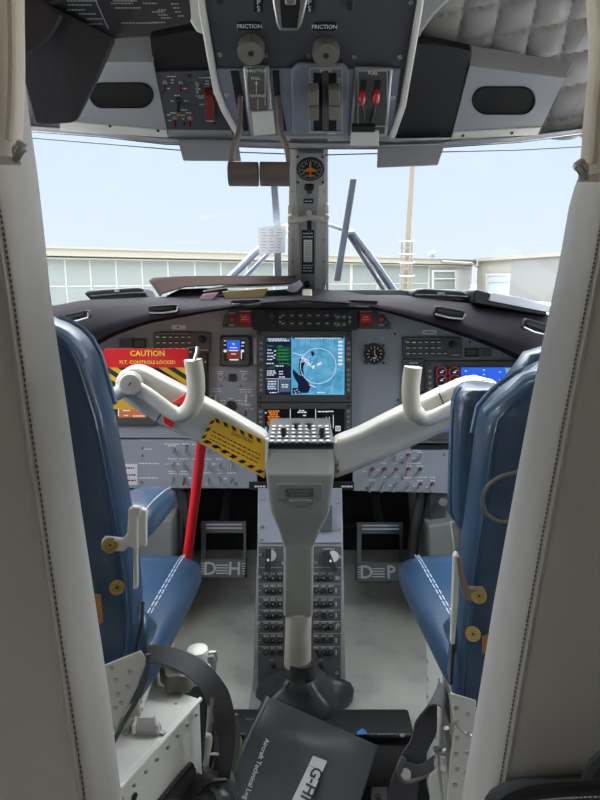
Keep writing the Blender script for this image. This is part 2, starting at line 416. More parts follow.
# ---- doorway pillars (padded grey leather wrapped round the bulkhead edge)
Yn, Yf = .535, .62
LIN = [(-100, 6), (100, 27), (126, 30.6), (173, 37.6), (240, 45), (300, 51), (400, 66), (500, 80), (600, 95), (700, 110), (800, 122), (1400, 205)]
LSE = [(-100, -60), (0, -38), (215, 0), (275, 10), (400, 28), (500, 43), (600, 58), (700, 74), (797, 88), (1400, 180)]
RIN = [(-100, 605), (120, 588), (165, 583), (180, 577), (200, 570), (275, 557), (340, 543), (400, 531), (480, 516), (600, 494), (700, 478), (800, 461), (1400, 365)]
RSE = [(-100, 655), (100, 622), (237, 600), (400, 566), (500, 546), (600, 527), (700, 509), (797, 492), (1400, 392)]
def pillar(s, TIN, TSE, v0, nm):
    rows = []; vs = [v0+(1120-v0)*i/48 for i in range(49)]; seam = []
    for v in vs:
        pi = P(lerp(TIN, v), v, Yf); z = pi.z; xi = pi.x
        ps = P(lerp(TSE, v), v, Yn); xs = ps.x + 0
        zz = max(z, .0)
        xs = xs if abs(xs) < abs(xi)+.06 else xi+s*.06
        row = [Vector((s*.80, Yn-.005, zz)), Vector((xs+s*.03, Yn-.004, zz)), Vector((xs+s*.004, Yn-.002, zz)), Vector((xs, Yn+.001, zz)), Vector((xs-s*.002, Yn+.004, zz)),
               Vector((xs*.8+xi*.2-s*.004, Yn+.02, zz)), Vector((xs*.5+xi*.5-s*.006, Yn+.045, zz)), Vector((xs*.15+xi*.85-s*.003, Yf-.02, zz)), Vector((xi, Yf, zz)), Vector((xi+s*.012, Yf+.015, zz)), Vector((s*.80, Yf+.02, zz))]
        rows.append(row); seam.append((xs, zz))
    m = MB(); m.grid(rows); o = m.build(nm, 'grey_leather', sharp=70); struct(o)
    m = MB(); L = 0
    for (xa, za), (xb, zb) in zip(seam, seam[1:]):       # stitch run beside the seam
        n = 5
        for k in range(n):
            p = Vector((xa+(xb-xa)*(k+.2)/n, 0, za+(zb-za)*(k+.2)/n)); q = Vector((xa+(xb-xa)*(k+.8)/n, 0, za+(zb-za)*(k+.8)/n))
            for dx, y in ((.0, Yn+.0005),):
                m.cyl(p+Vector((dx, y, 0)), q+Vector((dx, y, 0)), .0008, n=5)
    st = m.build('stitching', 'thread_dark', o)
    m = MB(); m.tube([(xa+s*.003, Yn-.0035, za) for xa, za in seam], .0022, 6); m.build('seam_fold', 'orange_tag' if 0 else 'grey_leather', o)
    return o
pillar(-1, LIN, LSE, -90, 'trim_1'); pillar(1, RIN, RSE, 168, 'trim_2')
# pillar top on the right turns outwards
# cream rolled curtain pads hanging at the top of the doorway
def curtain(s, edge, v_end, lab):
    t = thing('curtain_roll', lab, 'curtain', (s*.36, .5, 1.2))
    rows = []
    for v in [(-120 + (v_end[0]+120)*i/16) for i in range(17)]:
        u = lerp(edge, v); p = P(u, v, .50); row = []
        for k in range(9):
            a = math.pi*k/8; row.append(Vector((p.x + s*.018*(1-math.cos(a))*1.0, .505-.022*math.sin(a), p.z - .0*k)))
        row.append(Vector((s*.62, .50, p.z - v_end[1]*0))); row.append(Vector((s*.62, .53, p.z))); row.append(Vector((p.x+s*.01, .53, p.z)))
        rows.append(row)
    m = MB(); m.loft(rows, True, True); m.build('pad', 'cream_leather', t, sharp=60)
    m = MB(); pts = [P(lerp(edge, v)-s*-6*-1*0 + s*9, v, .478) for v in range(-100, v_end[0]-6, 12)]; m.tube(pts, .0028, 6); m.build('welt', 'cream_leather', t)
    u = lerp(edge, v_end[0]-12)
    m = MB(); a = P(u+s*-2, v_end[0]-14, .487); b = P(u+s*2, v_end[0]+2, .485); m.tube(smooth_path([a, a+Vector((-s*.006, -.006, -.004)), b+Vector((-s*.008, -.006, .006)), b]), .003, 8); m.ell((a+b)/2, (.004, .004, .006), 10, 6); m.build('hook', 'steel', t)
    return t
curtain(-1, [(-120, 20), (0, 20), (60, 21), (110, 19.5), (150, 17), (160, 17)], (158, .01), 'cream leather curtain roll at the top left of the doorway')
curtain(1, [(-120, 591), (0, 592), (33, 594), (67, 593), (110, 588), (150, 585.5), (176, 582)], (176, 0), 'cream leather curtain roll at the top right of the doorway')

# ---- windscreen centre post
m = PST.mb()
PST.poly(m, [(290, 146), (328, 146), (328, 230), (325, 297), (291, 297), (288, 230)], -.03, -.002)
post = struct(m.build('trim_3', 'white_metal', bevel=.003))
m = PST.mb(); PST.poly(m, [(296, 185), (319, 185), (316, 235), (315, 290), (301, 290), (299, 235)], -.002, .008); m.build('post_cover', 'trim_grey', post, bevel=.002)
for u0, u1 in ((288, 291.5), (325.5, 328.5)):
    m = PST.mb(); PST.poly(m, [(u0, 205), (u1, 205), (u1, 296), (u0, 296)], -.004, .004); m.build('retainer_strip', 'white_paint', post)
for u in (292.5, 324):
    for v in (192, 240, 262, 284): screw(PST, u, v, post, 1.1, 0)
# standby compass on the post
t = thing('standby_compass', 'round black compass with an orange aircraft symbol at the head of the centre post', 'compass', PST.W(310, 186))
m = PST.mb(); PST.rrect(m, 295.5, 154, 325, 186, 4, 0, .022); m.build('housing', 'trim_grey', t, bevel=.003)
m = PST.mb(); PST.disc(m, 310.3, 170, 14, .022, .027); m.build('dial', 'matt_black', t, bevel=.001)
m = PST.mb()
c = PST.L(310.3, 170, .0275); k = PST.px(310.3, 170, .0275)
for i in range(36):
    a = i*math.pi/18; r0 = 10.6 if i % 3 else 9.6
    m.box((c.x+math.cos(a)*(r0+12.4)/2*k, c.y+math.sin(a)*(r0+12.4)/2*k, .0275), ((12.4-r0)*k, .4*k, .0004), Matrix.Rotation(a, 3, 'Z'))
for i, s in enumerate(('N', '3', '6', 'E', '12', '15', 'S', '21', '24', 'W', '30', '33')):
    a = math.pi/2 - i*math.pi/6; m.text(s, (c.x+math.cos(a)*8.2*k, c.y+math.sin(a)*8.2*k), 2.6*k, 0, .0276)
m.build('compass_card', 'dim_mark', t)
m = PST.mb()
for pts in ([(309.7, 162.5), (310.9, 162.5), (311.3, 166), (311.1, 176), (309.5, 176), (309.3, 166)], [(303.6, 170.6), (309, 168), (311.6, 168), (317, 170.6), (317, 171.6), (303.6, 171.6)], [(307.2, 175.4), (313.4, 175.4), (313.4, 176.6), (307.2, 176.6)]): PST.poly(m, pts, .0272, .0282)
m.build('aircraft_symbol', 'compass_orange', t)
for u, v in ((297.8, 157), (322.6, 157), (297.8, 182.5), (322.6, 182.5)): screw(PST, u, v, t, 1.3, .022, 'black')
# compass lamp bracket, correction cards, latch handle
t = thing('compass_lamp', 'small black and chrome lamp bracket just under the compass', 'lamp', PST.W(309, 200))
m = PST.mb(); PST.rrect(m, 304.5, 186, 314, 191, 1.5, .008, .03); m.build('shade', 'black', t, bevel=.002)
m = PST.mb(); c = PST.L(309.3, 194, .02); m.cyl((c.x, c.y+.008, .022), (c.x, c.y-.006, .02), .006, n=12); m.build('bulb_holder', 'steel', t)
m = PST.mb(); PST.rect(m, 303.5, 199, 313.5, 203.5, .008, .0095); o = m.build('plate', 'black', t); m = PST.mb(); PST.marks(m, 308.5, 201.2, 7, .0098, .9); m.build('lettering', 'white_mark', o)
t = thing('latch_handle', 'pale three-knobbed latch handle across the middle of the centre post', 'handle', PST.W(309, 224))
m = PST.mb(); pts = [PST.L(u, v, .03).to_3d()+Vector((0, 0, .022+d)) for u, v, d in ((290, 222, .004), (298, 220, .008), (309, 216, .012), (318, 219, .008), (327, 222, .004))]
m.tube(pts, .0085, 10, .7); m.build('bar', 'yoke_white', t)
for u, v in ((290.5, 217), (309, 213), (326.5, 217)):
    c = PST.L(u, v, .035); m = PST.mb(); m.ell((c.x, c.y, .035), (.007, .008, .007)); m.build('knob', 'grip_cream', t)
m = PST.mb(); c = PST.L(309.3, 223, .02); m.cyl((c.x, c.y, .008), (c.x, c.y, .04), .006, n=10); m.cyl((c.x, c.y-.004, .036), (c.x, c.y-.022, .03), .003, n=8); m.build('pivot', 'black', t)
t = thing('deviation_card', 'narrow framed black and white correction card low on the centre post', 'card', PST.W(308, 274))
m = PST.mb(); PST.rect(m, 301.8, 231, 314.2, 274, .008, .012); m.build('frame', 'black', t, bevel=.001)
m = PST.mb(); PST.rect(m, 303.6, 240, 312.2, 262, .012, .013); o = m.build('card', 'white_paint', t)
m = PST.mb()
for i in range(9): PST.marks(m, 308, 242.5+i*2.2, 6, .0135, .7)
m.build('figures', 'dim_mark', o)
m = PST.mb()
for v in (233.5, 237, 265.5, 268, 271): PST.marks(m, 308, v, 10, .0124, 1.1)
m.build('lettering', 'white_mark', t)
t = thing('swivel_knob', 'small chrome swivel knob in a cream clip at the foot of the post', 'knob', PST.W(307, 292))
m = PST.mb(); PST.disc(m, 307, 286, 5, .004, .016); m.build('collar', 'steel', t, bevel=.001)
m = PST.mb(); PST.disc(m, 307, 286, 3.4, .016, .028, 2.6); m.build('knob', 'black', t, bevel=.001)
m = MB(); a = P(302.5, 290, 1.62); m.loft([[P(302, 289, 1.62), P(312, 289, 1.62), P(312, 289, 1.60), P(302, 289, 1.60)], [P(302, 296, 1.60), P(312, 296, 1.60), P(312, 296, 1.56), P(302, 296, 1.56)], [P(302, 303, 1.56), P(311, 303, 1.56), P(311, 303, 1.54), P(302, 303, 1.54)]]); m.build('clip', 'grip_cream', t, bevel=.003)

# ---- wipers outside the glass
def WP(u, v, off=.035): return P(u, v, yw(v)+off)
t = thing('windscreen_wiper', 'dark wiper blade tilted outside the windscreen right of the post', 'wiper', WP(340, 290))
m = MB(); m.loft([[WP(u-3.4, v), WP(u+3.4, v), WP(u+3.4, v, .06), WP(u-3.4, v, .06)] for u, v in ((353.5, 179), (345, 232), (337, 281))]); m.build('blade', 'wiper', t, bevel=.002)
m = MB(); m.tube([WP(343, 233, .07), WP(352, 232, .07), WP(375, 263, .07), WP(400, 300, .06)], [.006, .010, .011, .013], 8); m.build('arm', 'wiper', t)
m = MB(); m.tube([WP(326, 224, .06), WP(345, 230, .07), WP(356, 247, .07), WP(388, 297, .06)], [.005, .006, .006, .006], 8); m.build('parallel_rod', 'wiper', t)
t = thing('windscreen_wiper', 'pale wiper with an upright blade left of the post, behind the taped note', 'wiper', WP(276, 290))
m = MB(); m.loft([[WP(u-3.6, v), WP(u+3.6, v), WP(u+3.6, v, .06), WP(u-3.6, v, .06)] for u, v in ((274, 181), (277.5, 230), (278.5, 285))]); m.build('blade', 'wiper', t, bevel=.002)
m = MB(); m.tube([WP(288, 226, .07), WP(281, 230, .07), WP(256, 252, .07), WP(224, 284, .06)], [.008, .011, .011, .012], 8); m.build('arm', 'wiper_hazed', t)
m = MB(); m.tube([WP(289, 232, .06), WP(275, 247, .07), WP(240, 282, .06)], .006, 8); m.build('parallel_rod', 'wiper_hazed', t)
# note taped to the glass
def glass_pt(u, v, off=-.012): return P(u, v, yw(v)+off)
t = thing('paper_note', 'handwritten white paper note stuck to the windscreen left of the post', 'note', glass_pt(272, 253))
m = MB(); rows = []
for k in range(6):
    rows.append([glass_pt(a + (b-a)*k/5, c + (d-c)*k/5, -.012-.004*math.sin(k)) for a, b, c, d in ((257.5, 259, 227, 254), (271, 272, 226, 253.5), (286, 285, 225.5, 252.5))])
m.grid(rows); m.build('sheet', 'paper', t)
NT = Fr(glass_pt(272, 253, -.02), X, glass_pt(272, 226, -.02)-glass_pt(272, 253, -.02)); m = NT.mb()
for i in range(8):
    for j in range(3):
        u = 261+j*8+R.uniform(-1, 1); v = 229.5+i*3; NT.rect(m, u, v, u+R.uniform(3, 6), v+.55, 0, .0004)
m.build('handwriting', 'dim_mark', t)

# ================================================================== GLARESHIELD
LB = [(-60, 420), (40, 366), (70, 355), (93, 348), (115, 335.5), (147, 324), (200, 314), (240, 307), (270, 303.5), (300, 301.5), (345, 304), (371, 308), (402, 317), (438, 328), (470, 339), (500, 351), (535, 369), (600, 402), (680, 440)]
LT = [(-60, 318), (40, 307), (57, 305), (83, 300), (149, 297), (220, 296), (300, 294.5), (335, 295), (402, 295), (470, 303), (546, 314), (600, 322), (680, 334)]
gl = thing('glareshield', 'black padded glareshield arching over the whole instrument panel', 'glareshield', P(305, 300, 1.5))
rings = []
for i in range(75):
    u = -60 + i*10; q = max(0, abs(u-305)-60)/300; vb, vt = lerp(LB, u), lerp(LT, u); yl = 1.50-.05*q
    a = P(u, vb, yl); tp = P(u, vt, yl+.10); back = Vector((tp.x*1.0, 1.79-.2*q*q, tp.z-.012)); und = Vector((P(u, vb, yl).x, 1.64, a.z+.03))
    f1 = P(u, vb-.10*(vb-vt)-.6, yl-.016); f1b = P(u, vb-.30*(vb-vt), yl-.012); f2 = P(u, vb-.42*(vb-vt), yl-.004); f3 = P(u, vb-.75*(vb-vt), yl+.03); f4 = P(u, vt+.6, yl+.075)
    rings.append([und, a, f1, f1b, f2, f3, f4, tp, back, Vector((back.x, back.y, back.z-.05))])
m = MB(); m.loft(rings); m.build('pad', 'glare_pad', gl, sharp=60)
def slot(u0, v0, u1, v1, tilt, y):
    fr = Fr(P((u0+u1)/2, (v0+v1)/2, y), P(u1, (v0+v1)/2+tilt, y)-P(u0, (v0+v1)/2-tilt, y), Zv)
    w, hgt = (fr.L(u1, (v0+v1)/2+tilt)-fr.L(u0, (v0+v1)/2-tilt)).length, abs(fr.L(u0, v0).y-fr.L(u0, v1).y)
    m = fr.mb(); m.loft([[(p[0], p[1], h) for p in rrpts(0, 0, w/2*k, hgt/2*k, 6)] for h, k in ((-.01, 1), (.006, 1), (.007, .96))]); o = m.build('vent_slot', 'matt_black', gl)
    m = fr.mb(); m.tube([(-w*.46, -hgt*.34, .009), (0, -hgt*.46, .010), (w*.44, -hgt*.36, .009), (w*.5, hgt*.2, .008)], .0024, 8); m.build('lip', 'brushed', o)
    m = fr.mb(); m.box((-.05*w, hgt*.1, .008), (w*.7, hgt*.25, .004)); m.build('louvre', 'black', o)
for a in ((66, 312, 90, 321, -2.5, 1.478), (149, 305, 179, 313, -1, 1.507), (231, 299.5, 262, 304.5, -.5, 1.52), (348, 300, 378, 306, .5, 1.52), (434, 308, 464, 318, 2.5, 1.503), (523, 321, 547, 333, 4, 1.478)): slot(*a[:5], a[5]-.022)
# things lying on the glareshield
def pad_case(nm, lab, cat, pts_bot, pts_top, y0, y1, mtl, bev=.006):
    # outline given at its near face, extruded backwards over the shelf
    m = MB(); k = len(pts_bot)
    near = [P(u, v, y0) for u, v in pts_bot]; far = [Vector((p.x*1.0, y1, p.z)) for p in near]
    m.loft([near, far]); o = m.build(nm, mtl, bevel=bev, seg=3); tag(o, lab, cat); return o
t = thing('sunglasses_case', 'black padded case lying at the left end of the glareshield', 'case', P(118, 301, 1.6))
m = MB(); prof = [(84, 293.5), (88, 290.5), (100, 289.5), (138, 287), (143, 288), (149, 298.5), (146, 300), (97, 303), (93, 302)]
m.loft([[P(u, v, 1.585) for u, v in prof], [P(u, v-.2, 1.60) for u, v in prof], [Vector((p.x, 1.70, p.z-.006)) for p in (P(u, v, 1.60) for u, v in prof)]]); m.build('body', 'black', t, bevel=.006, seg=3)
m = MB(); m.tube([P(91, 296.5, 1.582), P(118, 294, 1.582), P(146, 292.5, 1.582)], .0022, 8); m.build('zip', 'bezel', t)
m = MB(); m.box(P(117, 290.8, 1.584), (.012, .004, .006)); m.build('clasp', 'steel', t)
t = thing('sunglasses_case', 'black rounded case on the glareshield to the right, before the mast', 'case', P(442, 301, 1.6))
m = MB(); prof = [(413, 298), (413, 292), (417, 289), (425, 288), (462, 290.5), (468, 293), (470, 298), (468, 303), (440, 302), (418, 301)]
m.loft([[P(u, v, 1.575) for u, v in prof], [Vector((p.x, 1.69, p.z-.004)) for p in (P(u, v, 1.575) for u, v in prof)]]); m.build('body', 'black', t, bevel=.007, seg=3)
m = MB(); m.tube([P(415, 295, 1.572), P(440, 295.5, 1.571), P(468, 297, 1.572)], .0022, 8); m.build('zip', 'bezel', t)
m = MB(); m.box(P(441, 293.5, 1.572), (.018, .004, .006)); m.build('clasp', 'dim_mark', t)
t = thing('document_tray', 'black wedge-shaped tray holding white papers at the right end of the glareshield', 'tray', P(505, 308, 1.58))
m = MB(); prof = [(473.5, 303.5), (474, 290.5), (477, 289), (488, 292), (500, 297), (546, 308), (548, 316), (500, 308)]
m.loft([[P(u, v, 1.53) for u, v in prof], [Vector((p.x, 1.66, p.z-.004)) for p in (P(u, v, 1.53) for u, v in prof)]]); m.build('tray', 'black', t, bevel=.004)
o = pad_case('loose_papers', 'stack of white papers in the tray at the right end of the glareshield', 'papers', [(489, 300.5), (492, 292.5), (520, 297.5), (552, 306), (552, 313)], None, 1.525, 1.60, 'paper', .001)
# folder, papers, cards on the left half
t = thing('document_folder', 'brown-grey folder lying across the glareshield left of the post', 'folder', P(222, 297, 1.6))
top = [(149, 281.5), (153, 278.5), (180, 277), (220, 276.5), (260, 276.5), (296, 276.5)]; low = [(160, 297), (163, 294), (185, 287.5), (220, 285.5), (260, 285), (292, 284)]
m = MB(); rr = []
for (ua, va), (ub, vb) in zip(top, low): rr.append([P(ub, vb, 1.57), P((ua+ub)/2, (va+vb)/2-.3, 1.63), P(ua, va, 1.70), P(ua, va-.9, 1.70), P((ua+ub)/2, (va+vb)/2-1.6, 1.63), P(ub, vb-1.2, 1.57)])
m.loft(rr); m.build('cover', 'brown_folder', t, bevel=.001)
m = MB(); rr = [[P(u, v, 1.575), P(u, v-1.5, 1.575), P(u+1, v-3, 1.66), P(u+1, v-1.5, 1.66)] for u, v in ((203, 292), (225, 288.5), (260, 287.5), (294, 285.5))]; m.loft(rr); m.build('sheets', 'paper', t)
m = MB(); rr = [[P(u, v, 1.60), P(u, v+d, 1.565), P(u, v+d, 1.61), P(u, v+1, 1.65)] for u, v, d in ((166, 296, 3), (180, 289, 9), (205, 288, 9), (215, 289, 8), (228, 288.5, 5))]; m.loft(rr); m.build('flap', 'black', t)
t = pad_case('pink_slip', 'pink paper slip sticking out under the folder', 'paper', [(198.5, 300), (203, 294), (218, 292.5), (211, 300.5)], None, 1.535, 1.545, 'pink_paper', .0005)
t = pad_case('tan_card', 'tan card with rounded lower corners leaning against the glareshield edge', 'card', [(222, 291.5), (268, 288), (266, 293), (263, 297), (258, 298.5), (230, 299.5), (225, 298)], None, 1.54, 1.546, 'tan_card', .001)
t = pad_case('folded_paper', 'small folded white paper beside the post, at the end of the folder', 'paper', [(286, 290), (293, 284), (300, 280), (303, 285), (296, 293), (290, 292)], None, 1.60, 1.612, 'paper', .001)
# ================================================================== INSTRUMENT PANEL
ip = thing('instrument_panel', 'wide grey main instrument panel under the glareshield', 'panel', PAN.W(305, 440))
m = PAN.mb(); PAN.poly(m, [(40, 436), (600, 446), (600, 360), (560, 340), (470, 300), (400, 290), (200, 290), (120, 315), (40, 380)], -.02, 0); m.build('panel_board', 'panel_grey', ip)
m = PAN.mb(); PAN.poly(m, [(112, 425), (258, 425), (258, 438), (112, 438)], 0, .004); m.build('lower_ledge', 'panel_grey', ip, bevel=.001)
m = PAN.mb(); PAN.poly(m, [(208, 366), (258, 366), (258, 427), (208, 427)], 0, .003); m.build('control_plate', 'subpanel_grey', ip, bevel=.001)
m = PAN.mb(); PAN.poly(m, [(207, 366), (208.6, 366), (208.6, 427), (207, 427)], 0, .004); m.build('plate_edge', 'black', ip)
for u, v in ((139, 434), (330, 300), (395, 334), (470, 342), (398, 400), (243, 305)): screw(PAN, u, v, ip, 1.2, 0, 'black')
# toggles and selector of the control plate
for u, v in ((220.5, 377.5), (244.5, 377.5)):
    m = PAN.mb(); PAN.disc(m, u, v, 3.2, .003, .007); PAN.disc(m, u, v, 2.2, .007, .016, 1.8); m.mi = 1; PAN.rect(m, u-.4, v-2.2, u+.4, v+.5, .016, .0165); m.build('rotary_knob', ['steel', 'black'], ip)
m = PAN.mb(); PAN.rrect(m, 228.5, 374, 236, 381.5, 1, .003, .009); m.build('push_button', 'dark_key', ip, bevel=.001)
for u, v in ((216, 396), (246.5, 396), (216, 410)): toggle(PAN, u, v, ip, 3, .003)
toggle(PAN, 246, 410, ip, 3, .003, 'dark_red')
for u, v in ((221.5, 385.8), (240.5, 385.8)): screw(PAN, u, v, ip, 1.2, .003, 'knob_grey')
m = PAN.mb(); PAN.disc(m, 230.8, 407, 6, .003, .012, 5); m.mi = 1; c = PAN.L(230.8, 406.5, .02); k = PAN.px(230.8, 407); m.box((c.x+.3*k, c.y, .02), (3.4*k, 11*k, .018), Matrix.Rotation(.5, 3, 'Z')); m.build('selector_knob', ['bezel', 'black'], ip, bevel=.001)
m = PAN.mb()
for u, v, ww in ((221, 371.5, 5), (244, 371.5, 8), (220.5, 373.5, 6), (244, 374, 5), (216, 389, 10), (217, 391.5, 11), (246, 389.5, 13), (246, 392, 11), (231, 398.5, 6), (223, 400.5, 6), (239, 400.5, 7), (224, 403.5, 5), (240, 403.5, 5), (215, 404.8, 10), (246, 404.8, 10), (212, 409, 4), (251.5, 409, 3), (252, 395.5, 5), (211, 395.5, 3)): PAN.marks(m, u, v, ww, .0034, .9)
o = m.build('lettering', 'white_mark', ip)

def keys_col(fr, par, u, vs, h, w=2.2, hh=2.0):
    for v in vs:
        m = fr.mb(); fr.rect(m, u-w, v-hh, u+w, v+hh, h, h+.004); m.mi = 1; fr.rect(m, u-w*.4, v-.35, u+w*.4, v+.35, h+.004, h+.0043); m.build('bezel_key', ['key', 'white_mark'], par, bevel=.0008)
def display(nm, lab, bez, scr, rows, kl, kr, cat='display', h=.02, grp=None):
    t = thing(nm, lab, cat, PAN.W((bez[0]+bez[2])/2, bez[3]), grp)
    m = PAN.mb(); PAN.ring(m, *bez, *scr, 0, h); m.build('bezel', 'bezel', t, bevel=.0015)
    for u in kl: keys_col(PAN, t, u, rows, h)
    for u in kr: keys_col(PAN, t, u, rows, h)
    for u, v in ((bez[0]+3.5, bez[1]+3), (bez[2]-3.5, bez[1]+3), (bez[0]+3.5, bez[3]-4), (bez[2]-3.5, bez[3]-4)): screw(PAN, u, v, t, 1.7, h, 'black')
    return t
HS = .014
# ---- centre upper moving-map display
t = display('map_display', 'large upper centre display showing a blue moving map with a white range ring', (256.5, 331, 352, 402), (265.5, 336.5, 344.5, 395),
            [343, 348.5, 354, 359.5, 370, 375, 380, 385, 390], [261], [348.5])
MM = ['s_navy', 's_white', 's_green', 's_dgreen', 's_cyan', 's_black', 's_slate']
m = PAN.mb(); PAN.rect(m, 265, 336, 345, 395.5, HS-.003, HS); o = m.build('screen', 's_navy', t)
m = PAN.mb(); PAN.rect(m, 292, 338.6, 344.3, 394.5, HS, HS+.0003); mp = m.build('map_area', 's_teal', o)
m = PAN.mb()
PAN.rect(m, 291.4, 336.8, 292.2, 395, HS, HS+.0007)
PAN.rect(m, 292, 394, 344.4, 395, HS, HS+.0007); PAN.rect(m, 343.6, 337, 344.4, 395, HS, HS+.0007); m.build('map_border', 's_cyan', o)
m = PAN.mb(); PAN.poly(m, [(293, 369), (296, 372), (299, 375), (303, 376), (308, 382), (311, 386), (308, 393), (301, 393), (298, 391), (298, 384), (294, 377), (292.5, 373)], HS, HS+.0008)
PAN.poly(m, [(300, 358), (305, 362), (303, 368), (304, 375), (300, 374), (299, 366)], HS, HS+.0008); PAN.poly(m, [(312, 350), (315, 354), (312, 357), (311, 353)], HS, HS+.0008); PAN.rect(m, 292.5, 388, 300.5, 393.8, HS, HS+.001); m.build('dark_water', 's_dark', o)
m = PAN.mb(); c = PAN.L(318.2, 366, HS+.0016); k = PAN.px(318, 366)
n = 48; ro = [m.v((c.x+17.9*k*math.cos(2*math.pi*i/n), c.y+17.9*k*math.sin(2*math.pi*i/n), HS+.0016)) for i in range(n)]; ri = [m.v((c.x+17.4*k*math.cos(2*math.pi*i/n), c.y+17.4*k*math.sin(2*math.pi*i/n), HS+.0016)) for i in range(n)]
for i in range(n): m.f((ro[i], ro[(i+1) % n], ri[(i+1) % n], ri[i]))
m.build('range_ring', 's_white', o)
m = PAN.mb()
for pts in ([(293, 352.5), (303, 355.5), (303, 356.1), (293, 353.2)], [(302, 357), (309, 360), (308, 361), (301, 358)], [(304, 360), (311, 364), (310, 365), (304, 361.4)], [(317, 364), (321, 362), (321.6, 364), (317.4, 366)], [(312, 366), (315, 365), (314, 369), (312, 368.5)], [(308, 363.6), (312, 366.6), (311.4, 367), (307.6, 364.2)], [(309, 384.5), (316, 387), (315.6, 387.6), (309, 385.2)]): PAN.poly(m, pts, HS, HS+.0012)
for i in range(14): u, v = 300+R.uniform(0, 12), 356+R.uniform(0, 10); PAN.rect(m, u, v, u+R.uniform(.6, 1.6), v+.6, HS, HS+.0012)
for u, v in ((294, 390.5), (296.5, 389.5), (298.5, 391.5), (295, 392.5)): PAN.rect(m, u, v, u+1.3, v+.8, HS, HS+.0015)
for i in range(7): PAN.rect(m, 339-.8, 341+i*3.7, 342.4, 343+i*3.7, HS, HS+.0012)
PAN.marks(m, 318, 338.2, 46, HS+.0012, .9); PAN.marks(m, 321, 392.5, 8, HS+.0012, 1)
m.build('map_symbols', 's_white', o)
m = PAN.mb(); PAN.rect(m, 266.5, 338, 291, 341.5, HS, HS+.0005); PAN.rect(m, 267, 380, 277.5, 390, HS, HS+.0005); PAN.rect(m, 279.5, 379.5, 290.5, 392, HS, HS+.0005); m.build('data_panel', 's_slate', o)
m = PAN.mb()
for v in (350, 353.3, 356.6, 359.8): PAN.rect(m, 276.5, v-1.2, 290.5, v+1, HS, HS+.0008)
PAN.rect(m, 276.5, 347, 290.5, 348.3, HS, HS+.0008); PAN.rect(m, 268, 366.8, 274.5, 368.6, HS, HS+.0008); PAN.rect(m, 287, 364.6, 291, 366, HS, HS+.0008); m.build('green_bars', 's_dgreen', o)
m = PAN.mb()
for v in (350, 353.3, 356.6, 359.8): PAN.marks(m, 283, v, 9, HS+.001, .9)
for u, v, ww in ((270.5, 346, 6), (280, 346.2, 5), (284, 363.5, 10), (276, 365.5, 5)): PAN.marks(m, u, v, ww, HS+.001, 1)
m.build('green_text', 's_green', o)
m = PAN.mb()
for u, v, ww in ((277, 339, 18), (279, 340.7, 20), (270, 350, 5), (270, 353, 6), (270.5, 356.3, 6), (270, 359.5, 6), (275, 351, 2), (275, 355, 2), (274, 358, 2), (270, 363.5, 7), (280, 366, 8), (271, 371, 8), (271.5, 373, 9), (271, 375, 8), (281, 371.5, 4), (281, 374, 4), (282, 377, 6), (272, 381.5, 8), (272, 384, 8), (271, 386.5, 7), (272, 388.6, 8), (285, 384.8, 7), (285, 387, 6), (273, 392.6, 7)): PAN.marks(m, u, v, ww, HS+.001, 1)
PAN.rect(m, 266, 378.6, 291, 379, HS, HS+.0008); PAN.rect(m, 278, 379, 278.4, 393, HS, HS+.0008); m.build('white_text', 's_white', o)
# ---- centre lower engine display
t = display('engine_display', 'lower centre display with orange caution text, behind the control column head', (256.5, 403, 352, 458), (264.5, 409, 344.5, 452), [411.5, 417, 422, 427, 432, 437], [260.5], [348.5])
m = PAN.mb(); PAN.rect(m, 264, 408.5, 345, 452.5, HS-.003, HS); o = m.build('screen', 's_black', t)
m = PAN.mb()
for i in range(9): PAN.marks(m, 268+6-.5*i*.3, 411+i*1.9, 12-(i % 3)*2, HS+.0006, 1.3)
m.build('orange_text', 's_orange', o)
m = PAN.mb()
PAN.rect(m, 290, 409, 290.6, 432, HS, HS+.0006); PAN.rect(m, 315.4, 409, 316, 432, HS, HS+.0006)
for u, v, ww in ((302, 412.3, 9), (302, 410.6, 6), (305, 415.5, 4), (323, 411.6, 10), (331, 411.4, 6), (302.5, 419, 4)): PAN.marks(m, u, v, ww, HS+.0006, 1.1)
PAN.rect(m, 326, 417, 326.8, 423, HS, HS+.0006); PAN.rect(m, 329, 417, 329.8, 423, HS, HS+.0006); PAN.rect(m, 333, 415, 333.6, 428, HS, HS+.0006); PAN.rect(m, 320, 420, 321, 428, HS, HS+.0006)
PAN.ring(m, 335.5, 426, 340.5, 431, 336.2, 426.7, 339.8, 430.3, HS, HS+.0006); PAN.text(m, 'X', 338, 428.5, 3, HS+.0007); PAN.rect(m, 265, 412, 266.4, 413.6, HS, HS+.0006); m.build('white_text', 's_white', o)
m = PAN.mb(); PAN.rect(m, 264.8, 427, 267, 434, HS, HS+.0006); m.build('cyan_mark', 's_cyan', o)
